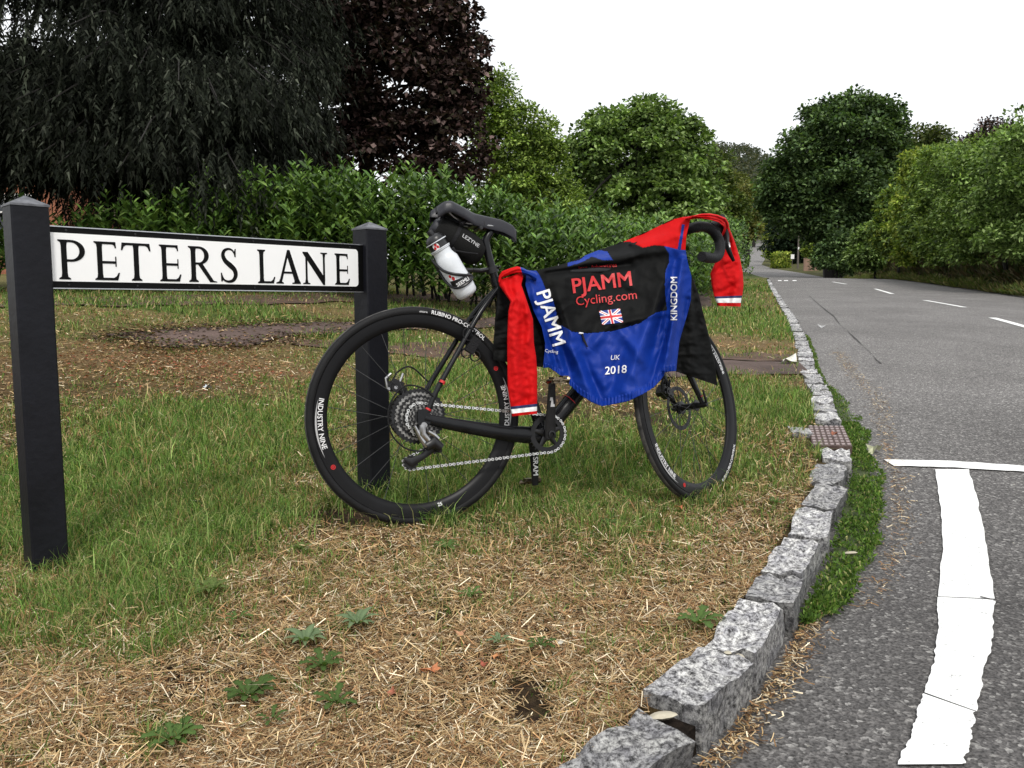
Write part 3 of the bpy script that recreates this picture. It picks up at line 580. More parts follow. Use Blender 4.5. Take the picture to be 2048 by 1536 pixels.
tube(mb, [BBc + (0.01, 0, .0), (BBc + HT0) / 2, HT0 + AX * .015], [.028, .029, .026], 16, flat=(1, .92))
tube(mb, [BBc + STD * .47, (BBc + STD * .5 + HT1) / 2 + (0, 0, .004), HT1 - AX * .03], [.014, .017, .021], 14, flat=(1.25, .8))
tube(mb, [HT0 - AX * .004, (HT0 + HT1) / 2, HT1 + AX * .004], [.026, .023, .022], 16)
lathe(mb, [(-.043, .022), (-.04, .024), (.04, .024), (.043, .022)], BBc, (0, 1, 0), 18, ref=(1, 0, 0))
for s in (-1, 1):
    tube(mb, smoothpath([BBc + (-.02, s * .03, -.008), (.30, s * .043, .272), (.16, s * .052, .298), (.05, s * .062, .322), (.008, s * .066, .334)], 5), [.027, .025, .021, .017, .013], 12, flat=(.5, 1))
    tube(mb, smoothpath([BBc + STD * .49 + (-.005, s * .012, 0), (.20, s * .036, .655), (.12, s * .05, .53), (.05, s * .062, .418), (.018, s * .066, .352)], 5), [.009, .0085, .008, .0085, .008], 10)
    box(mb, (.006, s * .067, .338), (.038, .008, .045))
tube(mb, [(.195, -.034, .640), (.215, 0, .652), (.195, .034, .640)], .008, 8, ref=(1, 0, 0))
frame = mb.build('frame', M['carbon'], bike)
mb = MB(); c0 = BBc + (HT0 - BBc) * .24; tube(mb, [c0, c0 + unit(HT0 - BBc) * .0025], [.0293, .0293], 24, cap=False); mb.build('red_pinstripe', M['redprint'], frame)
mb = MB(); tube(mb, [(.067, -.070, .445), (.063, -.0705, .438)], .0093, 10, cap=False); mb.build('red_pinstripe', M['redprint'], frame); mb = MB(); tube(mb, [(.022, -.068, .362), (.019, -.068, .357)], .0093, 10, cap=False); mb.build('red_pinstripe', M['redprint'], frame)
# wheels -----------------------------------------------------------
def torus(mb, c, r, prof_, seg=96):
    """ring about the b axis; prof_ = closed list of (radial, lateral)"""
    n = len(prof_); V = []
    for i in range(seg):
        a = 2 * math.pi * i / seg
        for (q, l) in prof_: V.append((c[0] + (r + q) * math.cos(a), c[1] + l, c[2] + (r + q) * math.sin(a)))
    return mb.add(V, [(i * n + k, i * n + (k + 1) % n, ((i + 1) % seg) * n + (k + 1) % n, ((i + 1) % seg) * n + k) for i in range(seg) for k in range(n)])
def wheel(c, st):
    fx_ = steermb if st else (lambda m: m)
    T_ = lambda p: steer(p)[0] if st else np.asarray(p)
    w = bpy.data.objects.new('wheel', None); COL.objects.link(w); w.parent = bike; w.empty_display_size = .1; w.location = tuple(T_(c)); org = T_(c)
    def fin(mb, name, mt, par=w, off=True, **k):
        fx_(mb); mb.v = [tuple(np.array(p) - org) for p in mb.v]; return mb.build(name, mt, par, **k)
    mb = MB(); torus(mb, c, WR - .0145, [(.0145 * math.cos(a), .0143 * math.sin(a)) for a in np.linspace(-2.5, 2.5, 15)]); tyre = fin(mb, 'tyre', M['rubber'], sharp=70)
    mb = MB(); torus(mb, c, WR - .0145, [(.0149 * math.cos(a), .0147 * math.sin(a)) for a in np.linspace(-.62, .62, 7)] + [(.012, .0)]); fin(mb, 'tread', M['tread'], tyre, sharp=70)
    mb = MB(); torus(mb, c, .309, [(0, -.012), (.004, -.0125), (.004, .0125), (0, .012), (-.018, .0125), (-.031, .008), (-.036, .003), (-.036, -.003), (-.031, -.008), (-.018, -.0125)]); rim = fin(mb, 'rim', M['rim'])
    ov = .065 if not st else .05
    mb = MB(); lathe(mb, [(-ov, .006), (-ov + .008, .009), (-.033, .010), (-.032, .02), (-.029, .02), (-.027, .013), (0, .011), (.025, .013), (.027, .024), (.030, .024), (.032, .010), (ov - .006, .009), (ov, .006)], c, (0, 1, 0), 18, ref=(1, 0, 0)); fin(mb, 'hub', M['blackmetal'])
    for k in range(24):
        sd = -1 if k % 2 else 1; a = 2 * math.pi * (k + .5) / 24; ah = a + (1.25 if (k // 2) % 2 else -1.25) * (.9); hr = .020
        p0 = np.array(c) + (hr * math.cos(ah), sd * .030, hr * math.sin(ah)); p1 = np.array(c) + (.274 * math.cos(a), sd * .002, .274 * math.sin(a))
        mb = MB(); tube(mb, [p0, p1], .00105, 5); fin(mb, 'spoke', M['spoke'])
    # disc rotor on the left side
    mb = MB(); rr, rb = (.08, .040)
    torus(mb, (c[0], c[1] + rb, c[2]), .072, [(-.007, -.0009), (.008, -.0009), (.008, .0009), (-.007, .0009)], 60)
    for k in range(12):
        a = 2 * math.pi * k / 12; q0 = np.array(c) + (.02 * math.cos(a), rb, .02 * math.sin(a)); q1 = np.array(c) + (.066 * math.cos(a + .45), rb, .066 * math.sin(a + .45)); tube(mb, [q0, q1], .0016, 4)
    lathe(mb, [(rb - .002, .022), (rb + .002, .022)], c, (0, 1, 0), 16, ref=(1, 0, 0)); fin(mb, 'brake_rotor', M['darksteel'])
    def ring_text(s, th0, rad, width, side, mt, tops, bold=.0, par=rim, lat=.0131):
        def f(x, y):
            if tops == 'in': a = R(th0) + x / rad; q = rad - y
            else: a = R(th0) - x / rad; q = rad + y
            sl = 0 if par is rim else 0
            p = np.array([c[0] + q * math.cos(a), c[1] - side * lat, c[2] + q * math.sin(a)]); return T_(p) - org
        return print_text('lettering', s, f, mt, par, bold, width)
    for th in ((168, -12) if not st else (205, 25)):
        ring_text('INDUSTRY NINE', th, .302, .155, 1, M['white'], 'in', .012)
        mb = MB(); K = 14
        V = []
        for i in range(K + 1):
            a = R(th + 1 + 33 * i / K); h_ = .007 * math.sin(math.pi * i / K) + .0004
            for q in (.3045, .3045 + h_ * .75): V.append((c[0] + q * math.cos(a), c[1] - .0129, c[2] + q * math.sin(a)))
        mb.add(V, [(2 * i, 2 * i + 1, 2 * i + 3, 2 * i + 2) for i in range(K)]); fin(mb, 'grey_flash', M['greyprint'], rim, smooth=False)
        mb = MB(); aa = R(th + 41)
        cc_ = (c[0] + .296 * math.cos(aa), c[1] - .0133, c[2] + .296 * math.sin(aa))
        torus(mb, cc_, .0062, [(-.0012, -.0002), (.0012, -.0002), (.0012, .0003), (-.0012, .0003)], 20); torus(mb, cc_, .0025, [(-.0012, -.0002), (.0012, -.0002), (.0012, .0003), (-.0012, .0003)], 12); fin(mb, 'red_emblem', M['redprint'], rim, smooth=False)
    tt_ = 88 if not st else -68
    ring_text('vittoria', tt_, .3195, .026, 1, M['white'], 'out' if not st else 'in', .0, tyre, .0146)
    ring_text('RUBINO PRO-CONTROL', tt_ - 7 if not st else tt_ + 6, .3185, .19, 1, M['white'], 'out' if not st else 'in', .015, tyre, .0147)
    if not st: ring_text('25', -78, .290, .014, 1, M['white'], 'in', .03, rim)
    return w
rw = wheel(tuple(RA), False); fwl = wheel(tuple(FA), True)
# cassette
def cog(mb, c, r, n, th=.0018, inner=.0):
    P = []
    for k in range(n * 4):
        a = 2 * math.pi * k / (n * 4); q = r + (.0022 if k % 4 in (1, 2) else -.0018); P.append((c[0] + q * math.cos(a), c[2] + q * math.sin(a)))
    prism(mb, P, c[1] - th / 2, c[1] + th / 2, lambda x, y, h: (x, h, y)); return mb
cas = bpy.data.objects.new('cassette', None); COL.objects.link(cas); cas.parent = rw
for i, nt_ in enumerate((42, 36, 32, 28, 25, 22, 19, 17, 15, 13, 11)):
    mb = MB(); cog(mb, (0, -.0235 - i * .0037, 0), nt_ * .0127 / 2 / math.pi, nt_); mb.build('cog', M['cogsteel'] if i % 2 else M['darksteel'], cas, smooth=False)
# ---- fork, stem, bars
mb = MB(); crown = SB + AX * .368
for s in (-1, 1):
    tube(mb, smoothpath([crown + (0, s * .012, .012), crown + (-.0, s * .034, -.015), SB + AX * .25 + PERP * .006 + (0, s * .045, 0), SB + AX * .10 + PERP * .028 + (0, s * .052, 0), FA + AX * .015 + (0, s * .055, 0), FA + (0.004, s * .056, -.008)], 5), [.020, .020, .017, .013, .010, .010], 12, flat=(.75, 1.1))
tube(mb, [crown, HT0], [.026, .025], 16)
steermb(mb); fork = mb.build('fork', M['carbon'], bike)
mb = MB(); q = FA + AX * .03 + PERP * -.0; tube(mb, [q + (0, -.0555, 0), q + AX * .003 + (0, -.0555, 0)], .0112, 12, cap=False, flat=(.8, 1.12)); steermb(mb).build('red_pinstripe', M['redprint'], fork)
mb = MB(); lathe(mb, [(-.075, .003), (-.072, .009), (-.058, .011), (.058, .011), (.07, .006)], FA, (0, 1, 0), 12, ref=(1, 0, 0)); tube(mb, [FA + (0, -.07, 0), FA + (-.01, -.075, .012), FA + (-.02, -.074, .05)], [.004, .005, .003], 8); steermb(mb).build('axle', M['blackmetal'], fork)
BC = np.array([.852, 0, .915]); ST1 = SB + AX * .60
mb = MB(); tube(mb, [HT1 + AX * .003, ST1 + AX * .012], [.019, .018], 14); tube(mb, [ST1 - AX * .006, BC], [.019, .017], 12); lathe(mb, [(-.022, .02), (.022, .02)], BC, (0, 1, 0), 16, ref=(1, 0, 0)); steermb(mb).build('stem', M['blackmetal'], bike)
bar = bpy.data.objects.new('handlebar', None); COL.objects.link(bar); bar.parent = bike
mb = MB(); tube(mb, [BC + (0, -.09, 0), BC + (0, .09, 0)], .0155, 12, ref=(1, 0, 0)); steermb(mb).build('bar', M['blackmetal'], bar)
for s in (-1, 1):
    pth = smoothpath([BC + (0, s * .09, 0), BC + (0, s * .16, .002), BC + (.012, s * .192, .006), (.905, s * .203, .926), (.948, s * .208, .918), (.975, s * .212, .892), (.975, s * .215, .862), (.953, s * .217, .832), (.915, s * .219, .814), (.87, s * .22, .808), (.822, s * .221, .806)], 6)
    n = len(pth); mb = MB(); rad = .0168 + .0009 * (np.arange(n) % 2); tube(mb, pth, rad, 12); steermb(mb).build('bar_tape', M['tape'], bar, sharp=60)
    mb = MB(); hd = smoothpath([(.945, s * .208, .925), (.975, s * .209, .935), (1.01, s * .21, .945), (1.028, s * .21, .965), (1.036, s * .21, .985)], 4); tube(mb, hd, [.019, .021, .020, .018, .011], 12, flat=(.85, 1.1)); steermb(mb); hood = mb.build('brake_hood', M['tape'], bar)
    mb = MB(); lv = smoothpath([(1.022, s * .21, .945), (1.035, s * .212, .915), (1.033, s * .213, .880), (1.040, s * .216, .85), (1.056, s * .219, .822)], 4); tube(mb, lv, [.010, .009, .007, .006, .004], 10, flat=(1.5, .7)); steermb(mb).build('brake_lever', M['blackmetal'], bar)
    mb = MB(); tube(mb, [(1.034, s * .2205, .888), (1.035, s * .222, .868)], [.0045, .004], 8, flat=(.5, 1)); steermb(mb).build('lever_badge', M['white'], bar)
# ---- calipers
def caliper(c, st, name='brake_caliper', mt=None):
    o = bpy.data.objects.new(name, None); COL.objects.link(o); o.parent = bike; fx_ = steermb if st else (lambda m: m); c = np.array(c)
    mb = MB(); rot = np.array(Matrix.Rotation(R(25), 3, 'Y')); box(mb, c, (.055, .034, .024), rot); box(mb, c + (.006, .004, .016), (.036, .028, .016), rot); lathe(mb, [(-.024, .004), (-.024, .014), (.024, .014), (.026, .004)], c + (-.006, 0, .002), (0, 1, 0), 14, ref=(1, 0, 0)); lathe(mb, [(-.02, .010), (.024, .010)], c + (.02, 0, -.006), (0, 1, 0), 12, ref=(1, 0, 0)); fx_(mb).build('body', M['blackmetal'], o, smooth=False)
    mb = MB(); tube(mb, [c + (-.03, -.012, .0), c + (-.035, -.014, .03), c + (-.018, -.014, .045)], .0045, 8); lathe(mb, [(-.026, .006), (-.02, .006)], c + (-.006, 0, .002), (0, 1, 0), 10, ref=(1, 0, 0)); lathe(mb, [(-.022, .005), (-.017, .005)], c + (-.028, 0, -.002), (0, 1, 0), 10, ref=(1, 0, 0)); tube(mb, [c + (.01, -.016, .02), c + (.02, -.016, .045)], .004, 8); fx_(mb).build('arm', M['steel'] if mt is None else mt, o); return o
caliper((-.052, .046, .425), False); caliper((.938, .052, .395), True, mt=M['darksteel'])
# ---- crankset
cranks = []
for s, z in ((-1, 1), (1, -1)):
    o = bpy.data.objects.new('crank', None); COL.objects.link(o); o.parent = bike; cb = BBc + (0, s * .072, 0)
    tip = cb + (0.006, s * .006, z * .1725)
    mb = MB(); tube(mb, smoothpath([cb + (0, 0, -z * .012), cb + (0, 0, z * .04), cb + (.003, s * .004, z * .11), tip + (0, 0, z * .010)], 4), [.0195, .018, .0145, .0115], 12, flat=(.42, 1)); mb.build('crank_arm', M['dusty'], o)
    mb = MB(); lathe(mb, [(0, .012), (s * .012, .012), (s * .013, .008), (s * .006, .007)] if s > 0 else [(0, .012), (-.012, .012), (-.013, .008), (-.006, .007)], cb, (0, 1, 0), 16, ref=(1, 0, 0)); mb.build('crank_bolt', M['blackmetal'], o)
    mb = MB(); pc = tip + (0, s * .045, 0); tube(mb, [tip, tip + (0, s * .07, 0)], .0055, 8, ref=(1, 0, 0))
    for e_ in (-1, 1): tube(mb, [pc + (e_ * .028, -.02, .006 * e_), pc + (e_ * .034, 0, -.004), pc + (e_ * .028, .02, .006 * e_)], [.005, .007, .005], 8); tube(mb, [pc + (-.028, e_ * .02, 0), pc + (.028, e_ * .02, 0)], .004, 6)
    box(mb, pc, (.04, .03, .018)); box(mb, pc + (.02, 0, .010), (.018, .034, .008)); mb.build('pedal', M['brass'], o)
    cranks.append(o)
cb = BBc + (0, -.072, 0)
mb = MB(); prism(mb, [(-.004, .118), (.004, .118), (.0065, .096), (.010, .096), (.010, .088), (-.004, .088), (-.001, .108), (-.006, .108)], -.0092, -.0086, lambda x, y, h: tuple(cb + (x + .001, h - .001, y))); mb.build('logo_print', M['greyprint'], cranks[0], smooth=False)
cbl = BBc + (0, .072, 0)
print_text('lettering', 'SRAM', lambda x, y: cbl + np.array([.001 + y * 1. - .007, -.0075, -.085 - x]), M['white'], cranks[1], .015, .062)
mb = MB(); rc = BBc + (0, -.046, 0)
torus(mb, tuple(rc), .056, [(-.012, -.0018), (.004, -.0018), (.004, .0018), (-.012, .0018)], 60)
for k in range(30): a = 2 * math.pi * k / 30; tube(mb, [rc + (.0585 * math.cos(a), 0, .0585 * math.sin(a)), rc + (.0655 * math.cos(a), 0, .0655 * math.sin(a))], [.0028, .0012], 4)
for k in range(5): a = 2 * math.pi * (k + .3) / 5; tube(mb, [rc + (.012 * math.cos(a), -.002, .012 * math.sin(a)), rc + (.048 * math.cos(a), 0, .048 * math.sin(a))], [.011, .006], 8, flat=(.3, 1))
lathe(mb, [(-.006, .018), (.004, .018)], rc, (0, 1, 0), 20, ref=(1, 0, 0)); mb.build('chainring', M['blackmetal'], bike)
# ---- derailleur
der = bpy.data.objects.new('rear_derailleur', None); COL.objects.link(der); der.parent = bike
DB = -.078
D = lambda x, y, b=DB: loc(x, y, b)
mb = MB(); tube(mb, [D(846, 850), D(845, 868), D(856, 880), D(866, 888)], [.011, .012, .010, .008], 10, flat=(.9, 1)); tube(mb, [D(829, 852), D(842, 878), D(853, 893)], [.005, .008, .008], 8); lathe(mb, [(-.008, .009), (.008, .009)], D(847, 850, DB), (0, 1, 0), 14, ref=(1, 0, 0)); tube(mb, [D(856, 863), D(868, 870), D(877, 878)], [.006, .007, .006], 8); mb.build('silver_body', M['steel'], der)
mb = MB(); tube(mb, [D(853, 893), D(868, 884), D(882, 896)], [.016, .020, .014], 12, flat=(.8, 1)); tube(mb, [D(878, 890), D(880, 905)], [.010, .007], 8); mb.build('black_knuckle', M['blackmetal'], der)
J1, J2 = loc(868, 893, -.058), loc(822, 925, -.058)
for e_ in (-.008, .008):
    mb = MB(); tube(mb, [J1 + (0, e_, 0), (J1 + J2) / 2 + (0, e_, -.006), J2 + (0, e_, 0), J2 + (-.022, e_, .012)], [.013, .008, .014, .004], 8, flat=(.15, 1)); mb.build('cage_plate', M['blackmetal'], der)
for J in (J1, J2): mb = MB(); cog(mb, (J[0], J[1], J[2]), .0215, 11, .003); mb.build('jockey_wheel', M['blackmetal'], der, smooth=False)
mb = MB(); tube(mb, smoothpath([(.045, -.068, .39), (.00, -.074, .425), (-.055, -.07, .43), (-.098, -.068, .375), (-.098, -.068, .30), (-.06, -.07, .25), (-.012, -.075, .235), (.01, -.075, .245)], 6), .0026, 8); tube(mb, smoothpath([(.06, .068, .44), (.0, .06, .49), (-.045, .052, .475), (-.06, .05, .45)], 5), .0026, 8); mb.build('cable_loop', M['tape'], bike)
# ---- chain: dumb-bell side plates at half-inch pitch along the loop
CB = -.0475; pts = []
RCH, RCG = .0610, .042
def arc(c, r, a0, a1, n=10): return [(c[0] + r * math.cos(R(a)), c[1] + r * math.sin(R(a))) for a in np.linspace(a0, a1, n)]
pts += arc((0, WR), RCG, 170, 96) + arc((BBc[0], BBc[2]), RCH, 96, -98, 26) + arc((J2[0], J2[2]), .0225, -80, -200, 8) + arc((J1[0], J1[2]), .0225, 130 - 360 + 150, 130 - 360 + 240, 6)[::1][:0] + [(J1[0] - .012, J1[2] + .002), (J1[0] + .016, J1[2] + .014), (-.02, WR - .055), (-.043, WR - .02), (-.0425, WR + .004)]
pts = np.array(pts); sg = np.r_[0, np.cumsum(np.linalg.norm(np.diff(pts, axis=0), axis=1))]; NL = int(sg[-1] / .0127); mb = MB(); mbi = MB()
for i in range(NL):
    s0, s1 = i * .0127, (i + 1) * .0127; p0 = np.array([np.interp(s0, sg, pts[:, 0]), np.interp(s0, sg, pts[:, 1])]); p1 = np.array([np.interp(s1, sg, pts[:, 0]), np.interp(s1, sg, pts[:, 1])])
    d = unit(np.r_[p1 - p0, 0])[:2]; nn = np.array([-d[1], d[0]]); outer = i % 2 == 0; rr = .0047 if outer else .0036; hb = .0034 if outer else .0022
    poly = []
    for cc_, a0 in ((p0, 90), (p1, -90)):
        for a in np.linspace(a0 - 0, a0 + 180, 6): poly.append(tuple(cc_ + rr * (math.cos(R(a)) * d + math.sin(R(a)) * nn)))
        poly.append(tuple((p0 + p1) / 2 + nn * (.002 if a0 == -90 else -.002)))
    tgt = mb if outer else mbi
    for off in (-hb, hb): prism(tgt, poly, CB + off - .0006, CB + off + .0006, lambda x, y, h: (x, h, y))
    tube(mbi, [(p0[0], CB - .0042, p0[1]), (p0[0], CB + .0042, p0[1])], .0022, 6, ref=(1, 0, 0))
chn_ = mb.build('chain', M['chain'], bike, smooth=False); mbi.build('inner_links', M['blackmetal'], chn_, smooth=False)['kind'] = 'stuff'
# ---- seatpost, saddle
mb = MB(); tube(mb, smoothpath([BBc + STD * .50, (.262, 0, .78), (.24, 0, .862), (.238, 0, .893), (.252, 0, .918), (.245, 0, .932), (.205, 0, .930)], 5), [.0135, .0135, .0135, .013, .012, .010, .010], 14, flat=(1, 1)); lathe(mb, [(-.012, .019), (.012, .019)], BBc + STD * .515, STD, 18); mb.build('seatpost', M['carbon'], bike)
sad = bpy.data.objects.new('saddle', None); COL.objects.link(sad); sad.parent = bike
NA, NB_ = 40, 33; aa = np.linspace(.066, .340, NA)
w_ = np.interp(aa, [.066, .085, .11, .15, .19, .24, .29, .33, .340], [.050, .066, .070, .058, .036, .022, .019, .014, .006])
tp = np.interp(aa, [.066, .085, .105, .14, .19, .24, .29, .325, .340], [.984, .998, 1.002, .990, .972, .966, .958, .944, .930]); V = []
for i, a in enumerate(aa):
    chn = .016 * sstep(.27, .20, a); notch = .03 * sstep(.12, .066, a)
    for k in range(NB_):
        u = -1 + 2 * k / (NB_ - 1); c_ = tp[i] - .010 * abs(u) ** 2 - .028 * abs(u) ** 7 - (chn + notch) * math.exp(-(u / .2) ** 2); V.append((a + (.0 if abs(u) > .3 else notch * .6), w_[i] * math.sin(u * math.pi / 2) / 1., c_))
Fc = [(i * NB_ + k, i * NB_ + k + 1, (i + 1) * NB_ + k + 1, (i + 1) * NB_ + k) for i in range(NA - 1) for k in range(NB_ - 1)]
mb = MB(); mb.add(V, Fc); n0 = len(V); V2 = [(x, y * .94, min(z, tp[i // NB_] - .012) - .012 * (1 - abs(-1 + 2 * (i % NB_) / (NB_ - 1))) - .004) for i, (x, y, z) in enumerate(V)]
mb.add(V2, [f[::-1] for f in Fc]); edge = [k for k in range(NB_)] + [i * NB_ + NB_ - 1 for i in range(1, NA)] + [(NA - 1) * NB_ + k for k in range(NB_ - 2, -1, -1)] + [i * NB_ for i in range(NA - 2, 0, -1)]
mb.f += [(edge[i], n0 + edge[i], n0 + edge[(i + 1) % len(edge)], edge[(i + 1) % len(edge)]) for i in range(len(edge))]
mb.build('saddle_shell', M['saddle'], sad, sharp=65)
for s in (-1, 1): mb = MB(); tube(mb, smoothpath([(.095, s * .035, .975), (.13, s * .028, .95), (.17, s * .022, .938), (.24, s * .020, .934), (.28, s * .012, .934), (.305, s * .006, .932)], 5), .0035, 8); mb.build('saddle_rail', M['steel'], sad)
mb = MB(); box(mb, (.205, 0, .938), (.04, .054, .016)); lathe(mb, [(-.03, .006), (.03, .006)], (.212, 0, .925), (0, 1, 0), 10, ref=(1, 0, 0)); mb.build('saddle_clamp', M['darksteel'], sad)
# speed sensor box strapped between stay and wheel
mb = MB(); st0 = loc(948, 668, -.062); rot = np.array(Matrix.Rotation(R(-58), 3, 'Y')); box(mb, loc(945, 690, -.045), (.052, .02, .03), rot)
for x, y, rr in ((938, 668, .020), (933, 706, .016), (950, 712, .016)):
    c_ = loc(x, y, -.05); torus(mb, tuple(c_), rr, [(-.0015, -.003), (.0015, -.003), (.0015, .003), (-.0015, .003)], 20)
mb.build('stay_sensor', M['tape'], bike, smooth=False)
# bottle cage bracket on the seatpost
BB_ = -.055
mb = MB(); tube(mb, [loc(985, 538, 0), loc(960, 542, -.02), loc(945, 540, BB_ + .03)], [.009, .007, .007], 8); lathe(mb, [(-.01, .021), (.01, .021)], loc(984, 540, 0), STD, 16); tube(mb, [loc(1000, 533, -.02), loc(996, 536, -.004)], .004, 8)
B0, B1 = loc(936, 590, BB_), loc(866, 474, BB_); BAX = unit(B1 - B0); bn = np.array([0, -1., 0]); bs = unit(np.cross(BAX, bn))
tube(mb, [B0 + BAX * .02 - bn * .03, B0 + BAX * .15 - bn * .03], .008, 8); tube(mb, [loc(945, 540, BB_ + .03), B0 + BAX * .09 - bn * .03 - bs * .0], .008, 8); mb.build('cage_bracket', M['blackmetal'], bike)
cage = MB()
def onb(h, a, r=.0395): return B0 + BAX * h + r * (math.cos(R(a)) * bn + math.sin(R(a)) * bs)
for path, rr in (([(.145, -95), (.125, -78), (.10, -55), (.08, -25), (.062, 10), (.05, 45), (.048, 80)], .0045), ([(.145, -95), (.10, -98), (.07, -90), (.045, -62), (.034, -25), (.034, 20), (.04, 60), (.048, 80)], .004), ([(.145, 95), (.11, 110), (.06, 100), (.048, 80)], .004), ([(.145, 180), (.145, 140), (.145, 95)], .004), ([(.145, 180), (.145, -140), (.145, -95)], .004)):
    tube(cage, smoothpath([onb(h, a) for h, a in path], 5), rr, 8, flat=(1, 1))
K = 10; V = [onb(h0, a, .0402) for a in np.linspace(-60, 60, K) for h0 in (.034 + .004 * abs(a) / 60, .057 + .008 * (a / 60 if a < 0 else -0.3 * a / 60) * -1)]
cage.add(V, [(2 * i, 2 * i + 1, 2 * i + 3, 2 * i + 2) for i in range(K - 1)]); cg = cage.build('bottle_cage', M['blackmetal'], bike)
print_text('lettering', 'SEEMLI', lambda x, y: onb(.040 + y, 30 - R(1) * 0 - math.degrees(x / .04), .0412) if False else onb(.040 + y, -38 + math.degrees(x / .0415), .0414), M['white'], cg, .015, .045)
# ---- bottle: held by the cage, a thing of its own
bot = empty('water_bottle', 'translucent white drinks bottle with black cap in the rear cage', 'bottle')
bot.matrix_world = BM
mb = MB(); lathe(mb, [(-.003, .0), (-.003, .020), (.0, .029), (.008, .034), (.03, .0360), (.09, .0360), (.100, .0365), (.125, .0365), (.137, .031), (.146, .0285), (.158, .0285), (.160, .032), (.163, .032)], B0, BAX, 32); mb.build('bottle_body', M['bottle'], bot)
mb = MB(); lathe(mb, [(.1632, .0300), (.185, .0300), (.1852, .034), (.1885, .034), (.190, .030), (.200, .029), (.208, .022), (.211, .014), (.213, .010), (.222, .011), (.226, .010), (.228, .0)], B0, BAX, 32); cap_ = mb.build('cap', M['bottleblack'], bot)
mb = MB(); lathe(mb, [(.1635, .0335), (.1665, .0335)], B0, BAX, 32); lathe(mb, [(.187, .0345), (.1898, .0345)], B0, BAX, 32); mb.build('rim_band', M['bottle'], bot)
def oncap(h, a, r): return B0 + BAX * h + r * (math.cos(R(a)) * bn + math.sin(R(a)) * bs)
def spot(h, a, r, ru, rv, mt, name='logo'):
    K = 20; mb = MB(); V = [oncap(h, a, r)] + [oncap(h + rv * math.sin(2 * math.pi * k / K), a + math.degrees(ru * math.cos(2 * math.pi * k / K) / r), r) for k in range(K)]
    mb.add(V, [(0, 1 + k, 1 + (k + 1) % K) for k in range(K)]); return mb.build(name, mt, bot, smooth=False)
spot(.176, -32, .0312, .0105, .0115, M['white']); 
for dh, da in ((.005, 2), (-.0035, -9), (-.003, 9)): spot(.176 + dh, -32 + da, .0318, .0042, .0045, M['redprint'])
spot(.072, -42, .0366, .012, .014, M['white']); spot(.068, -38, .0370, .005, .006, M['redprint']); spot(.078, -48, .0370, .004, .005, M['redprint'])
# ---- saddle bag: strapped under the saddle, a thing of its own
bag = empty('saddle_bag', 'black wedge saddle bag strapped under the bicycle saddle', 'bag'); bag.matrix_world = BM
prf = []
A0, A1 = np.array([.072, 0, .925]), np.array([.222, 0, .838])
mb = MB(); tube(mb, [A0 + (A1 - A0) * q for q in (0, .02, .15, .4, .65, .85, .97, 1)], [.030, .037, .043, .047, .047, .043, .030, .015], 24, flat=(.95, 1.05)); mb.build('bag_body', M['bag'], bag)
mb = MB(); d_ = unit(A1 - A0)
for q in (.36,): c_ = A0 + (A1 - A0) * q; tube(mb, [c_ - d_ * .006, c_ + d_ * .006], .0482, 24, cap=False, flat=(.96, 1.06))
tube(mb, [(.14, -.045, .93), (.165, -.03, .945), (.19, 0, .945)], .006, 8); tube(mb, smoothpath([loc(905, 500, -.045), loc(930, 505, -.05), loc(955, 508, -.045)], 4), .003, 6); mb.build('strap', M['tape'], bag)
mb = MB(); lathe(mb, [(-.012, .0), (-.012, .022), (-.006, .027), (.002, .03)], A0, d_, 20); mb.build('rear_flap', M['saddle'], bag)
def bagf(x, y):
    q = .50 + x / .17; h = -.004 - y; nr = np.array([-d_[2], 0, d_[0]]) * -1; v_ = h + .006; r_ = .0475
    return A0 + (A1 - A0) * q + nr * (v_) * 1. * (-1) * -1 + np.array([0, -1, 0]) * (math.sqrt(max(1e-6, r_ ** 2 - v_ ** 2)) * .95 + .0006)
def bagf2(x, y):
    nr = np.array([d_[2], 0, -d_[0]]); nr = nr if nr[2] > 0 else -nr; v_ = y + .006; q = .46 + x / .174; r_ = float(np.interp(q, [.4, .65, .85, .97], [.047, .047, .043, .030]))
    return A0 + (A1 - A0) * q + nr * v_ + np.array([0, -1, 0]) * (math.sqrt(max(1e-6, r_ ** 2 - v_ ** 2)) * .95 + .0008)
print_text('lettering', 'LEZYNE', bagf2, M['greyprint'], bag, .01, .062)

# ------------------------------------------------------------------ cycling jersey draped over the bicycle
jer = empty('cycling_jersey', 'red black and blue long sleeved cycling jersey draped over the bicycle', 'jersey'); jer.matrix_world = BM
CXs = np.array([1050, 1130, 1200, 1270, 1330, 1385]); CVs = np.array([0, .12, .3, .65, 1.])
CB_ = np.array([[-.045, -.055, -.06, -.055, -.06], [-.02, -.05, -.065, -.07, -.078], [.06, -.02, -.06, -.105, -.145], [.02, -.045, -.10, -.16, -.222], [-.09, -.12, -.14, -.165, -.175], [-.175, -.175, -.165, -.15, -.14]])
TOPL = np.array([(1050, 541), (1073, 541), (1102, 534), (1141, 524), (1170, 511), (1195, 501), (1243, 485), (1286, 467), (1314, 454), (1342, 440), (1368, 434), (1392, 436)])
HEML = np.array([(1050, 736), (1087, 735), (1110, 743), (1130, 757), (1141, 771), (1158, 788), (1184, 805), (1204, 812), (1229, 808), (1257, 802), (1286, 788), (1308, 774), (1325, 757), (1334, 745), (1352, 743), (1392, 742)])
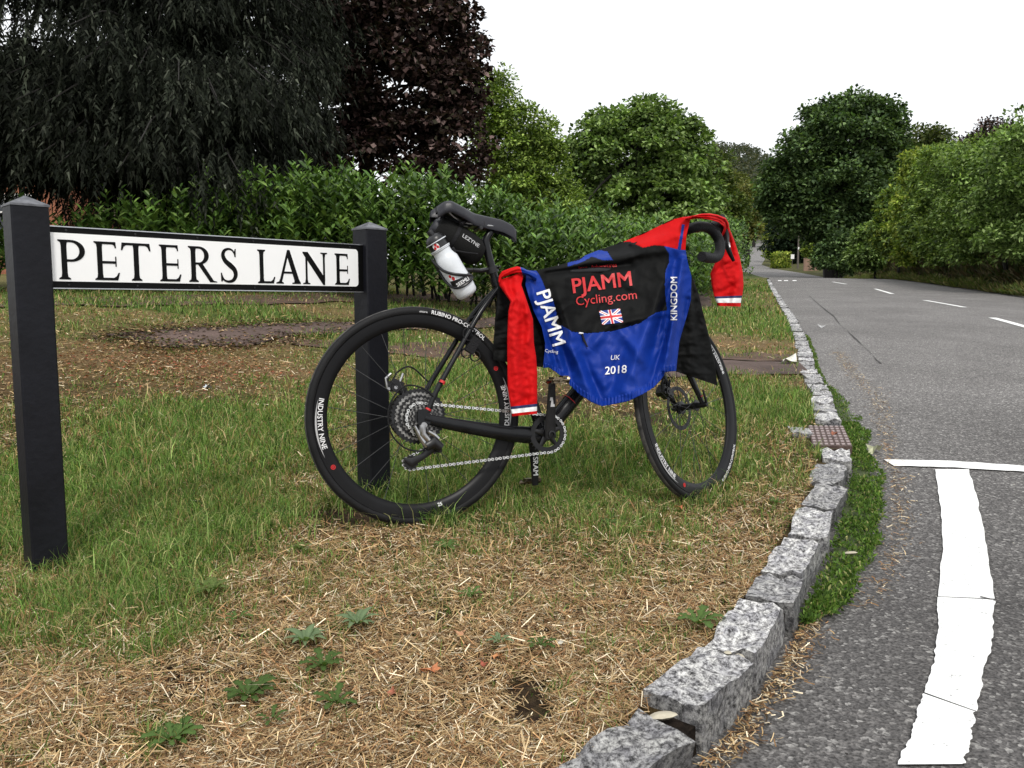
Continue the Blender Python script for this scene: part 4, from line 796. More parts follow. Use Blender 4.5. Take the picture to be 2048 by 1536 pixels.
def fold(px, py):
    f = 0
    for (x0, y0, x1, y1, w, amp) in [(1095, 560, 1150, 790, 7, -.006), (1120, 600, 1185, 800, 8, .007), (1150, 690, 1205, 800, 7, -.008), (1175, 545, 1290, 600, 9, -.004), (1330, 560, 1250, 780, 9, .008), (1350, 520, 1290, 770, 8, -.009), (1365, 520, 1330, 740, 5, .009), (1340, 640, 1300, 770, 5, -.006), (1062, 560, 1100, 720, 6, .006), (1075, 620, 1120, 750, 5, -.006), (1100, 535, 1330, 500, 7, .007), (1095, 545, 1260, 530, 5, -.006), (1180, 700, 1210, 660, 8, .005), (1250, 680, 1215, 800, 8, -.005), (1200, 655, 1330, 625, 5, .004), (1375, 600, 1358, 730, 4, -.006), (1260, 500, 1350, 470, 9, .006), (1110, 660, 1170, 740, 8, .006), (1225, 640, 1300, 740, 7, .004)]:
        dx, dy = x1 - x0, y1 - y0; L2 = dx * dx + dy * dy; tt = ((px - x0) * dx + (py - y0) * dy) / L2; tq = np.clip(tt, 0, 1); d2 = (px - x0 - tq * dx) ** 2 + (py - y0 - tq * dy) ** 2
        f = f + amp * np.exp(-d2 / (2 * w * w)) * (.35 + .65 * np.sin(np.pi * np.clip(tq, .05, .95)))
    f = f * 3.4 + .004 * (.5 - 2 * np.abs(vnoise(px * .6 + .6 * py, py * .4 - px * .45, .055, 13) - .5)) + .0022 * np.sin(px * .062 + py * .024 + 2 * np.sin(py * .021)) + .006 * (vnoise(px * .8 + py * .6, py * .8 - px * .6, .045, 11) - .5) + .003 * (vnoise(px * .6 + py * .8, py * .6 - px * .8, .1, 12) - .5)
    return f
def cloth(px, py, off=0.):
    t0 = np.interp(px, TOPL[:, 0], TOPL[:, 1]); t1 = np.interp(px, HEML[:, 0], HEML[:, 1]); v = np.clip((py - t0) / (t1 - t0), 0, 1)
    row = [np.interp(px, CXs, CB_[:, k]) for k in range(5)]; b = float(np.interp(v, CVs, row)); b -= float(fold(px, py)) * float(sstep(0, .06, v) if v < .5 else 1)
    if v > .955: b -= .003 * math.sin(px * .9) + .002
    return loc(px, py, b - off)
def inpoly(X, Y, P):
    P = np.asarray(P, float); x, y = P[:, 0], P[:, 1]; x2, y2 = np.roll(x, -1), np.roll(y, -1); c = np.zeros(X.shape, bool)
    for a, b_, c_, d in zip(x, y, x2, y2):
        if b_ == d: continue
        c ^= ((Y < b_) != (Y < d)) & (X < (c_ - a) * (Y - b_) / (d - b_) + a)
    return c
cr = lambda *pp: [(960 + x / 3.531, 400 + y / 3.531) for x, y in pp]
BLACK = cr((395, 495), (420, 530), (440, 570), (460, 620), (480, 660), (520, 720), (540, 800), (540, 880), (580, 890), (650, 930), (700, 937), (760, 942), (950, 925), (1130, 870), (1240, 795), (1320, 780), (1310, 680), (1305, 600), (1310, 500), (1335, 440), (1335, 380), (1300, 325), (1230, 320), (1150, 337), (1060, 293), (1000, 297), (980, 150), (380, 300))
RED = cr((1000, 297), (1060, 293), (1150, 337), (1230, 320), (1300, 325), (1395, 348), (1460, 352), (1560, 350), (1560, 20), (980, 20))
DOT = cr((620, 440), (700, 425), (740, 395), (830, 350), (900, 365), (938, 425), (870, 425), (790, 400), (720, 440), (620, 470)); ZIP = cr((1428, 170), (1446, 175), (1418, 352), (1395, 348))
NXg, NYg = 250, 190; gx = np.linspace(1051, 1384, NXg)
grid = np.zeros((NYg, NXg, 2)); 
for i, x in enumerate(gx):
    t0 = np.interp(x, TOPL[:, 0], TOPL[:, 1]); t1 = np.interp(x, HEML[:, 0], HEML[:, 1]); grid[:, i, 0] = x; grid[:, i, 1] = np.linspace(t0, t1, NYg)
# edge shapes: pull the first/last columns in to the outline
Lx = lambda y: np.interp(y, [541, 570, 592, 624, 655, 686, 726, 740], [1053, 1051, 1057, 1068, 1084, 1091, 1087, 1087]); Rx = lambda y: np.interp(y, [436, 443, 471, 499, 527, 553, 598, 641, 683, 726, 745], [1381, 1379, 1373, 1371, 1376, 1383, 1382, 1371, 1359, 1354, 1352])
YY = grid[..., 1]; sx = (grid[..., 0] - 1051) / (1384 - 1051); lx, rxx = Lx(YY), Rx(YY); wl = np.clip(1 - sx / .2, 0, 1) ** 1.5; wr_ = np.clip((sx - .8) / .2, 0, 1) ** 1.5
grid[..., 0] += wl * (lx - 1051) + wr_ * (rxx - 1384)
P3 = np.array([[cloth(grid[j, i, 0], grid[j, i, 1]) for i in range(NXg)] for j in range(NYg)])
ii = np.arange(NYg * NXg).reshape(NYg, NXg); Q = np.stack([ii[:-1, :-1], ii[1:, :-1], ii[1:, 1:], ii[:-1, 1:]], -1).reshape(-1, 4); ctr = grid.reshape(-1, 2)[Q].mean(1)
isb = inpoly(ctr[:, 0], ctr[:, 1], BLACK); isr = inpoly(ctr[:, 0], ctr[:, 1], RED); isd = inpoly(ctr[:, 0], ctr[:, 1], DOT); isz = inpoly(ctr[:, 0], ctr[:, 1], ZIP)
zone = np.where(isz, 3, np.where(isr, 1, np.where(isd, 0, np.where(isb, 2, 0))))
left = (zone == 0) & (ctr[:, 0] < np.interp(ctr[:, 1], [541, 620, 650, 740], [1095, 1105, 1113, 1113])) ; right = (zone == 0) & (ctr[:, 0] > 1331)
zone = np.where(left, 4, np.where(right, 5, zone))
def sub(name, mask, mt):
    q = Q[mask]
    if not len(q): return None
    u, inv = np.unique(q.ravel(), return_inverse=True); o = raw(name, P3.reshape(-1, 3)[u], inv.reshape(-1, 4), mt, jer, smooth=True)
    md = o.modifiers.new('thick', 'SOLIDIFY'); md.thickness = .0016; md.offset = -1; return o
back = sub('pocket_panel', zone == 0, M['blue']); bk = sub('back_panel', zone == 2, M['black']); yoke = sub('yoke', zone == 1, M['red']); sub('zip', zone == 3, M['blue']); ls = sub('side_stripe', zone == 4, M['blue']); rs = sub('side_stripe', zone == 5, M['blue'])
# the far half, hanging on the other side
mb = MB(); tpp = [cloth(x, np.interp(x, TOPL[:, 0], TOPL[:, 1])) for x in np.linspace(1054, 1378, 60)]; V = []
for i, p in enumerate(tpp):
    for k in range(10):
        q = k / 9; bo = min(q / .2, 1) * .10; V.append((p[0] + .004 * math.sin(i * .7), p[1] + bo + .012 * math.sin(i * .45) * q, p[2] - max(0, q - .08) * .34 - .002))
mb.add(V, [(i * 10 + k, i * 10 + k + 1, (i + 1) * 10 + k + 1, (i + 1) * 10 + k) for i in range(59) for k in range(9)]); o = mb.build('front_panel', M['black'], jer, sharp=180); md = o.modifiers.new('thick', 'SOLIDIFY'); md.thickness = .0016
# strips lofted between two outlines: sleeves and hanging flaps, closed flattened tubes
def flap(name, Lp, Rp, bfun, mt, parent=jer, nu=26, nv=90, bulge=.014, wr=.010, parts=None, seed=0, two=True):
    def res(P, n):
        P = np.asarray(P, float); s = np.r_[0, np.cumsum(np.linalg.norm(np.diff(P, axis=0), axis=1))]; q = np.linspace(0, s[-1], n); return np.stack([np.interp(q, s, P[:, 0]), np.interp(q, s, P[:, 1])], 1)
    A, B = res(Lp, nv), res(Rp, nv); m = nu * 2
    V = []
    for j in range(nv):
        for k in range(m):
            th = math.pi * (k / nu); u = .5 - .5 * math.cos(th) if k <= nu else .5 - .5 * math.cos(th); front = math.sin(th)
            p = A[j] * (1 - u) + B[j] * u; q = j / (nv - 1)
            b = bfun(p[0], p[1], q) - bulge * front * (1 if front > 0 else .6)
            if front > -.01: b -= wr * (.9 * math.sin(6.5 * (u + .10 * math.sin(5 * q + seed)) + seed) + .55 * math.sin(13 * (u - .12 * math.sin(6 * q + 2 * seed)) + 5 * q) + 1.1 * (float(vnoise(p[0] * .8 + p[1] * .45, p[1] * .6 - p[0] * .5, .07, seed + 20)) - .5) + .8 * (float(vnoise(p[0] * .6 - p[1] * .8, p[1] * .5 + p[0] * .8, .16, seed + 30)) - .5) + .5 * max(0, math.sin(34 * q + 4 * u + seed)) ** 4 * math.sin(3 * q + seed)) * abs(front)
            V.append(loc(p[0], p[1], b))
    V = np.array(V); cut = parts or [(0, 1, name, mt)]; outs = []; par = parent
    for (q0, q1, nm, m_) in cut:
        j0, j1 = int(round(q0 * (nv - 1))), int(round(q1 * (nv - 1)))
        Fc = [((j - j0) * m + k, (j - j0) * m + (k + 1) % m, (j + 1 - j0) * m + (k + 1) % m, (j + 1 - j0) * m + k) for j in range(j0, j1) for k in range(m)]
        mb = MB(); mb.add(V[j0 * m:(j1 + 1) * m], Fc); o = mb.build(nm, m_, par, sharp=180); outs.append(o)
        if len(outs) == 1 and parts: par = o
    return outs
c4 = lambda *pp: [(980 + x / 4.655, 520 + y / 4.655) for x, y in pp]; c5 = lambda *pp: [(1330 + x / 6.68, 410 + y / 6.68) for x, y in pp]
flap('front_panel', c4((80, 200), (50, 500), (30, 800), (30, 930)), c4((330, 130), (400, 420), (500, 730), (512, 900), (490, 1000)), lambda x, y, q: -.035, M['black'], bulge=.012, seed=3)
LB = lambda x, y, q: -.06 - .048 * float(sstep(0, .22, q))
flap('sleeve', c4((78, 190), (85, 235), (150, 330), (190, 390), (170, 480), (160, 700), (160, 900), (165, 1200), (185, 1330), (205, 1456)), c4((300, 115), (310, 160), (292, 230), (340, 370), (400, 550), (410, 780), (430, 900), (440, 1050), (440, 1300), (438, 1432)), LB, M['red'], nv=100, bulge=.018, parts=[(0, .925, 'sleeve', M['red']), (.925, .95, 'cuff_band', M['navy']), (.95, .977, 'cuff_band', M['clothwhite']), (.977, 1, 'cuff_band', M['red'])], seed=1)
flap('sleeve_top', c4((76, 200), (82, 150), (110, 105), (180, 78), (250, 58), (300, 70), (345, 92), (420, 112), (440, 130)), c4((100, 215), (115, 170), (150, 150), (200, 130), (250, 122), (300, 126), (330, 140), (360, 150), (430, 200)), lambda x, y, q: -.075 + .02 * abs(q - .5), M['red'], bulge=.015, wr=.002, parts=[(0, .62, 'sleeve_top', M['red']), (.62, 1, 'side_stripe', M['blue'])])
flap('hanging_panel', cr((1440, 540), (1400, 900), (1385, 1150), (1380, 1210)) , cr((1497, 540), (1540, 650), (1590, 850), (1620, 970), (1650, 1100), (1665, 1200), (1676, 1310)), lambda x, y, q: -.12 + .02 * q, M['black'], bulge=.010, seed=5)
hb = steer([[1.03, -.21, .93]])[0]
RB = lambda x, y, q: float(np.interp(q, [0, .2, .38, .5, 1], [-.17, -.165, hb[1] - .01, hb[1] + .052, hb[1] + .05]))
flap('sleeve', c5((300, 215), (330, 200), (400, 182), (470, 182), (550, 190), (640, 210), (720, 235), (790, 300), (760, 380), (720, 450), (690, 600), (660, 790), (605, 920), (620, 1050), (650, 1200), (680, 1280), (705, 1348)), c5((230, 160), (300, 155), (380, 142), (440, 125), (500, 115), (600, 112), (700, 130), (810, 172), (850, 240), (860, 310), (930, 480), (1000, 700), (1040, 900), (1050, 1080), (1035, 1200), (1020, 1250), (1010, 1357)), RB, M['red'], nv=110, bulge=.02, wr=.010, parts=[(0, .915, 'sleeve', M['red']), (.915, .94, 'cuff_band', M['navy']), (.94, .972, 'cuff_band', M['clothwhite']), (.972, 1, 'cuff_band', M['red'])], seed=2)
flap('collar', cr((1475, 235), (1520, 232), (1555, 225)), cr((1478, 190), (1530, 200), (1560, 190)), lambda x, y, q: -.10, M['red'], bulge=.008)
# prints
def cmap(px, py, ang, shear=0.):
    c_, s_ = math.cos(R(ang)), math.sin(R(ang))
    return lambda x, y: cloth(px + x * c_ + y * s_ * 1., py + x * s_ - y * c_, .0036)
print_text('lettering', 'PJAMM', cmap(1147, 586, -7.5), M['redprint'], bk, .014, 118)
print_text('lettering', 'Cycling.com', cmap(1153, 611, -6.5), M['redprint'], bk, -.008, 122)
print_text('lettering', 'ious, Adventures', cmap(1158, 540, -5), M['redprint'], bk, 0, 76)
print_text('lettering', 'UK', cmap(1221, 720, -3), M['white'], back, .0, 18, .25)
print_text('lettering', '2018', cmap(1210, 749, -5), M['white'], back, .008, 43, .12)
print_text('lettering', 'PJAMM', cmap(1073, 586, 73), M['white'], ls, .012, 112)
print_text('lettering', 'Cycling', cmap(1090, 704, 6), M['white'], ls, .0, 26)
print_text('lettering', 'KINGDOM', cmap(1354, 640, -90), M['white'], rs, .014, 86)
mb = MB(); 
def fl(u, v, h): # union flag on its own small sheet; u 0..1 across, v 0..1 up
    px = 1198 + 42 * u + 6.5 * (1 - v); py = 622 - 5 * u + 27.5 * (1 - v); return cloth(px, py, .0022 + h)
FW, FH = 60, 36; V = [fl(i / FW, j / FH, 0) for j in range(FH + 1) for i in range(FW + 1)]; cells = {'w': [], 'r': [], 'b': []}
for j in range(FH):
    for i in range(FW):
        x, y = (i + .5) / FW * 2 - 1, (j + .5) / FH * 1.2 - .6; dg = min(abs(y * 1 - .6 * x), abs(y + .6 * x)) / 1.166
        if abs(x) < .10 or abs(y) < .10: k = 'r'
        elif abs(x) < .18 or abs(y) < .18: k = 'w'
        elif dg < .038: k = 'r'
        elif dg < .115: k = 'w'
        else: k = 'b'
        n_ = j * (FW + 1) + i; cells[k].append((n_, n_ + 1, n_ + FW + 2, n_ + FW + 1))
for k, nm, m_ in (('b', 'flag_ground', mat('flag_blue', (.01, .03, .22), .6)), ('w', 'flag_white', M['white']), ('r', 'flag_red', M['redprint'])):
    u, inv = np.unique(np.array(cells[k]).ravel(), return_inverse=True); raw(nm, np.array(V)[u], inv.reshape(-1, 4), m_, bk)
mb = MB(); tube(mb, [cloth(1164, 667, .004), cloth(1168, 680, .008), cloth(1175, 694, .008)], [.003, .004, .002], 8); mb.build('zip_pull', M['tape'], jer); mb = MB(); tube(mb, [cloth(1158, 666, .003), cloth(1166, 667, .004)], [.003, .003], 8); mb.build('zip_slider', M['white'], jer)

# ------------------------------------------------------------------ foliage makers (numpy)
def rvec(n): v = RNG.normal(0, 1, (n, 3)); return v / np.linalg.norm(v, axis=1)[:, None]
def nrm(v): return v / np.maximum(1e-9, np.linalg.norm(v, axis=1))[:, None]
def leaves(name, P, Dv, Nv, L, W, C, mt, parent=None, rich=False):
    """P base, Dv axis, Nv rough normal; one folded leaf per row"""
    Dv = nrm(Dv); S = nrm(np.cross(Dv, Nv)); N_ = np.cross(S, Dv); L = np.asarray(L)[:, None]; W = np.asarray(W)[:, None]; n = len(P)
    if rich:
        rows = [P, P + Dv * L * .3 + S * W * .45 + N_ * W * .18, P + Dv * L * .3 - S * W * .45 + N_ * W * .18, P + Dv * L * .68 + S * W * .42 + N_ * W * .10, P + Dv * L * .68 - S * W * .42 + N_ * W * .10, P + Dv * L - N_ * L * .12, P + Dv * L * .5]
        V = np.stack(rows, 1).reshape(-1, 3); b = (np.arange(n) * 7)[:, None]; T = np.concatenate([b + np.array([t_]) for t_ in ((0, 6, 1), (1, 6, 3), (3, 6, 5), (0, 2, 6), (2, 4, 6), (4, 5, 6))]); k = 7
    else:
        V = np.stack([P, P + Dv * L * .5 + S * W * .5 + N_ * W * .15, P + Dv * L - N_ * L * .08, P + Dv * L * .5 - S * W * .5 + N_ * W * .15], 1).reshape(-1, 3); b = (np.arange(n) * 4)[:, None]
        T = np.concatenate([b + np.array([[0, 2, 1]]), b + np.array([[0, 3, 2]])]); k = 4
    return raw(name, V, T, mt, parent, tint=np.repeat(C, k, axis=0))
def palette(n, cols, w=None, jit=.25):
    cols = np.array(cols); i = RNG.choice(len(cols), n, p=w); return cols[i] * np.exp(RNG.normal(0, jit, (n, 1)))
def limbs(mb, base, top, tips, r0, seg=7):
    base, top = np.asarray(base, float), np.asarray(top, float)
    tr = smoothpath([base, base + (top - base) * .35 + RNG.normal(0, .04, 3) * np.linalg.norm(top - base) * (1, 1, 0), base + (top - base) * .7 + RNG.normal(0, .04, 3) * np.linalg.norm(top - base) * (1, 1, 0), top], 4)
    tube(mb, tr, [r0 * 1.25, r0, r0 * .8, r0 * .25], seg)
    for tp_ in tips:
        q = random.uniform(.3, .8); s = tr[int(q * (len(tr) - 1))]; m = (s + tp_) / 2 + np.array([0, 0, .12 * np.linalg.norm(tp_ - s)]); tube(mb, smoothpath([s, m, tp_], 3), [r0 * .42 * (1 - q * .4), r0 * .22, r0 * .06], 5)
def tree(name, lab, cat, base, blobs, Y, ncl, clr, nl, ls, cols, trunk_r=.2, group=None, mt=None, aspect=.7, droop=0., w=None, cool=.0, seed=0, depth=1.):
    """blobs = [(px, py, rx, ry)] seen at distance Y; clumps of leaves on and in them"""
    base = np.asarray(base, float); o = empty(name, lab, cat, tuple(base), group); B = []
    for (px, py, rxp, ryp) in blobs: c = at(px, py, Y); B.append((c, rxp / F * Y, ryp / F * Y))
    vol = np.array([b[1] ** 2 * b[2] for b in B]) ** .7; vol /= vol.sum(); cc = []
    for _ in range(ncl):
        c, a_, h_ = B[RNG.choice(len(B), p=vol)]; d = rvec(1)[0]; r = RNG.random() ** .28; cc.append(c + d * (a_, a_ * depth, h_) * r * np.array([.92, .92, .92]))
    cc = np.array(cc); per = nl // ncl; n = per * ncl; ctrs = np.repeat(cc, per, axis=0); sz = np.repeat(clr * RNG.uniform(.6, 1.35, ncl), per)
    d = rvec(n); d[:, 2] = np.abs(d[:, 2]) * 1. - .25; d = nrm(d); rad = RNG.random(n) ** .45
    P = ctrs + d * (sz * rad)[:, None] * (1.1, 1.1, .85)
    cen = np.mean([b[0] for b in B], axis=0); ax = d * .8 + rvec(n) * .7 + np.array([0, 0, -.25 - droop]); N_ = d * .4 + rvec(n) * .55 + np.array([0, 0, .9])
    col = palette(n, cols, w) * np.repeat(np.exp(RNG.normal(0, .16, (ncl, 1))), per, axis=0)
    cr_ = leaves('crown', P - base, ax, N_, RNG.uniform(.7, 1.3, n) * ls, RNG.uniform(.7, 1.3, n) * ls * aspect, col, mt or LEAF, o)
    mb = MB(); top = cen.copy(); top[2] = max(b[0][2] + b[2] * .5 for b in B) - .12 * max(b[2] for b in B) - (1.2 if name == 'lime_tree' else 0); tips = cc[RNG.choice(ncl, min(ncl, 16), replace=False)]
    limbs(mb, base * 0 + (0, 0, -.2), (top - base) * (1, 1, 1), [q - base for q in tips], trunk_r); mb.build('trunk', M['bark'], o); return o
def gpt(X, Y): return np.array([X, Y, ground(X, Y)])
def gpx(px, Y): X = (px - 1024) / F * Y; return gpt(X, Y)

GRN = [(.12, .19, .052), (.175, .26, .075), (.27, .36, .13), (.05, .085, .023)]
LGT = [(.20, .28, .06), (.27, .35, .085), (.14, .21, .045), (.055, .09, .022)]
DRK = [(.055, .095, .036), (.085, .14, .052), (.15, .22, .085), (.024, .043, .017)]
COP = [(.045, .026, .024), (.062, .038, .034), (.016, .011, .010), (.15, .105, .095), (.03, .028, .018)]
YEL = [(.27, .32, .05), (.18, .24, .035), (.38, .42, .09), (.10, .16, .03)]
# --- trees behind the hedge, left to right
tree('copper_maple', 'dark purple leaved maple behind the laurel hedge, right of the conifer', 'tree', gpt(-3.1, 17), [(850, 60, 115, 100), (800, 190, 150, 130), (890, 170, 75, 150), (700, 60, 120, 140), (850, 310, 120, 90), (690, 260, 110, 120), (900, -60, 60, 90), (760, -90, 150, 120), (610, 150, 90, 140), (600, 20, 90, 110), (640, 310, 80, 60)], 17, 420, .34, 52000, .125, COP, .16, aspect=.85, depth=.8, mt=NEEDLE)
tree('lime_tree', 'bright green loose tree between the purple maple and the round tree', 'tree', gpt(-.3, 27), [(985, 215, 55, 70), (1035, 290, 75, 90), (1085, 350, 50, 80), (990, 330, 60, 80), (1050, 400, 90, 60), (1120, 420, 45, 60), (1085, 300, 40, 60)], 27, 280, .42, 36000, .13, LGT, .14, aspect=.6, depth=1.)
tree('sycamore', 'large rounded mid green sycamore behind the jersey and hedge', 'tree', gpx(1285, 38), [(1280, 325, 130, 95), (1190, 360, 65, 80), (1380, 370, 60, 85), (1280, 430, 165, 75), (1160, 430, 60, 60), (1400, 440, 50, 60), (1285, 250, 80, 42), (1205, 290, 70, 62), (1330, 268, 85, 55), (1150, 390, 45, 55), (1285, 480, 190, 45), (1110, 450, 80, 50)], 38, 520, .62, 60000, .21, GRN, .3, aspect=.8)
tree('roadside_tree', 'olive green tree at the right shoulder of the rounded sycamore', 'tree', gpx(1440, 62), [(1430, 370, 38, 60), (1445, 430, 45, 60), (1415, 450, 40, 40)], 62, 90, .9, 14000, .28, [(.06, .09, .02), (.09, .11, .025), (.045, .07, .018)], .25, aspect=.7)
tree('lime_tree', 'yellowish tree left of the far road where it climbs', 'tree', gpx(1488, 118), [(1483, 410, 24, 40), (1492, 450, 24, 34), (1475, 455, 26, 30)], 118, 90, 1.2, 14000, .42, [(.12, .125, .03), (.085, .10, .025), (.15, .14, .04)], .3, aspect=.7)
tree('dark_roadside_tree', 'dark tree whose crown overhangs the left edge of the distant road', 'tree', gpx(1470, 75), [(1466, 490, 20, 28), (1450, 500, 28, 36), (1440, 480, 40, 50), (1400, 500, 40, 40)], 75, 100, .7, 12000, .26, DRK, .2, aspect=.7)
# --- right side of the road
tree('horse_chestnut', 'huge dark green chestnut overhanging the right side of the road', 'tree', gpx(1662, 76), [(1690, 280, 105, 75), (1695, 235, 75, 40), (1610, 330, 65, 75), (1760, 300, 50, 80), (1580, 400, 50, 55), (1670, 390, 125, 70), (1750, 400, 80, 80), (1640, 440, 80, 45), (1700, 460, 90, 50), (1565, 445, 32, 35), (1775, 230, 25, 30), (1660, 230, 45, 25), (1560, 360, 36, 50), (1790, 330, 30, 70), (1545, 400, 26, 45)], 76, 560, 1.15, 70000, .38, DRK + [(.055, .085, .03)], .75, aspect=.75)
tree('shrub_thicket', 'dark ivy thicket round the foot of the chestnut trunk', 'shrub', gpx(1668, 72), [(1668, 522, 34, 32), (1700, 520, 35, 34), (1682, 490, 46, 30)], 72, 90, .8, 13000, .28, DRK, .1)
tree('olive_tree', 'olive brown tree behind the chestnut, left of the far copper beech', 'tree', gpx(1850, 105), [(1850, 300, 48, 42), (1815, 340, 40, 50), (1880, 340, 45, 50)], 105, 90, 1.5, 13000, .48, [(.06, .085, .025), (.085, .10, .03)], .4)
tree('copper_beech', 'small dark copper beech top above the right hand hedgerow', 'tree', gpx(1985, 70), [(1985, 275, 36, 28), (1950, 300, 36, 20), (2030, 300, 40, 40)], 70, 80, .9, 10000, .26, COP, .3, mt=NEEDLE)
hz = [(2075, 21.5, [(2075, 330, 130, 110), (2060, 430, 130, 110), (2110, 250, 60, 60), (2045, 215, 10, 22), (2070, 490, 110, 60)], GRN, 'broad green hawthorn at the right edge of the picture'),
      (1965, 26, [(1965, 345, 62, 66), (1970, 430, 75, 70), (1965, 500, 60, 45)], GRN + LGT[:1], 'green hedgerow bush second from the right edge'),
      (2015, 23.5, [(2012, 330, 50, 60), (2015, 430, 60, 80)], GRN, 'mid green bush filling the hedgerow between the hawthorn and its neighbour'),
      (1925, 28.5, [(1922, 350, 45, 50), (1925, 440, 52, 80)], GRN + YEL[3:], 'bush squeezed behind the second bush from the right edge'),
      (1860, 33.5, [(1862, 360, 34, 50), (1862, 445, 46, 70)], GRN + YEL[1:2], 'green bush directly right of the yellow topped elder'),
      (1890, 31, [(1885, 345, 48, 62), (1895, 440, 70, 70), (1890, 500, 50, 45)], GRN + LGT[:2], 'pale green hedgerow bush between yellow topped elder and hawthorn'),
      (1835, 36, [(1838, 345, 32, 50), (1830, 430, 48, 60), (1830, 500, 36, 36)], YEL + LGT[:2], 'yellow green elder bush highest in the middle of the right hedgerow'),
      (1790, 40, [(1790, 420, 26, 40), (1785, 470, 38, 44)], GRN + YEL[:1], 'yellow tipped bush low at the foot of the chestnut'),
      (1745, 44, [(1748, 485, 34, 36), (1735, 510, 34, 30)], GRN, 'small dull green bush last in the right hedgerow')]
for px, Y, bl, cols, lab in hz:
    k = Y / 30.; tree('hedgerow_bush', lab, 'bush', gpx(px, Y), bl, Y, 130, .40, 15500, .15 * max(.85, k), cols, .06, group='bushes of the hedgerow right of the road', aspect=.55, depth=.8)
def mound(name, lab, pts, Yv, n, hpx, cols, ls, mt=LEAF, kind='stuff'):
    """undergrowth: leaves heaped along a strip"""
    P = []
    for _ in range(n):
        q = RNG.random(); X0 = float(np.interp(q, np.linspace(0, 1, len(pts)), [p[0] for p in pts])); Y0 = float(np.interp(q, np.linspace(0, 1, len(pts)), [p[1] for p in pts])); s = RNG.random(); h = float(np.interp(q, np.linspace(0, 1, len(hpx)), hpx))
        wv = .75 + .35 * math.sin(q * 60) + .2 * math.sin(q * 151)
        P.append((X0 + (s - .3) * Yv * .8, Y0 + (s - .5) * Yv, h * wv * (RNG.random() ** .8) * (.35 + .65 * s)))
    P = np.array(P); P[:, 2] += np.array([ground(a, b) for a, b in P[:, :2]])
    ax = rvec(n) * .6 + (0, 0, .7); o = leaves(name, P, ax, rvec(n) + (0, 0, .3), RNG.uniform(.6, 1.5, n) * ls, RNG.uniform(.5, 1, n) * ls * .3, palette(n, cols), mt); tag(o, lab, 'undergrowth', kind=kind); return o
edge = [(float(rx(y)) + .5, y) for y in np.linspace(15, 60, 12)]
mound('undergrowth', 'tangle of brown and olive weeds along the foot of the right hedgerow', edge, 1.6, 34000, [1.9, 1.9, 1.8, 1.7, 1.6, 1.5], [(.10, .085, .045), (.06, .075, .025), (.13, .11, .06), (.045, .065, .022), (.085, .06, .035)], .26)
mound('verge_grass', 'short rough grass edging the right side of the road', [(float(rx(y)) - .25, y) for y in np.linspace(13, 62, 14)], .5, 12000, [.25, .25, .3], [(.10, .12, .03), (.07, .10, .025), (.16, .14, .06)], .2)
# --- far end of the road
tree('conifer_hedge', 'dark evergreen mass behind the telegraph pole', 'tree', gpx(1592, 128), [(1585, 470, 34, 50), (1620, 470, 34, 45), (1560, 480, 26, 38), (1590, 510, 32, 28), (1625, 515, 30, 26)], 128, 110, 1.6, 14000, .5, [(.014, .026, .013), (.02, .036, .017)], .4)
tree('golden_shrub', 'narrow yellow green shrub at the right edge of the distant road', 'shrub', gpx(1538, 150), [(1538, 465, 9, 24), (1541, 500, 9, 22)], 150, 26, 1., 3000, .4, YEL, .1)
tree('round_shrub', 'rounded olive shrub above the brown wall by the far bend', 'shrub', gpx(1618, 97), [(1618, 508, 14, 14), (1618, 495, 7, 9)], 97, 26, .45, 4200, .24, YEL[:2] + LGT, .08)
tree('woodland_tree', 'pale green tree filling the gap left of the climbing road', 'tree', gpx(1500, 300), [(1500, 400, 22, 35), (1480, 440, 20, 30), (1470, 380, 30, 30), (1512, 440, 9, 24)], 300, 90, 2.6, 14000, 1.0, [(.15, .16, .05), (.10, .12, .04)], .6)
tree('woodland_tree', 'dull green tree right of the climbing road top', 'tree', gpx(1545, 300), [(1545, 410, 24, 40), (1535, 445, 14, 24), (1570, 400, 30, 40)], 300, 90, 2.6, 14000, 1.0, [(.06, .08, .035), (.08, .09, .035)], .6)
# far wood on the hill
n = 34000; Y = RNG.uniform(380, 900, n); X = Y * RNG.uniform(.21, .36, n); cl = (np.floor(X / 13) * 7.13 + np.floor(Y / 13) * 3.7); X0 = np.floor(X / 13) * 13 + 6.5 + 4 * np.sin(cl); Y0 = np.floor(Y / 13) * 13 + 6.5 + 4 * np.cos(cl * 1.7)
d = rvec(n); d[:, 2] = np.abs(d[:, 2]); P = np.stack([X0, Y0, np.array([ground(a, b) for a, b in zip(X0, Y0)]) + 7 + 2 * np.sin(cl * 2.1)], 1) + d * (7, 7, 6)
ok = (np.abs(P[:, 0] - kx(P[:, 1]) - 3) > 8) | (P[:, 1] > 520)
P = P[ok]; n = len(P); d = d[ok]; far_wood = leaves('far_wood', P, rvec(n) + d * .5, d + (0, 0, .6), RNG.uniform(1.6, 3, n), RNG.uniform(1.4, 2.4, n), palette(n, [(.065, .078, .05), (.05, .062, .045), (.085, .085, .045)], jit=.15), LEAF); tag(far_wood, 'wooded hill rising beyond the end of the road', 'wood', kind='stuff')
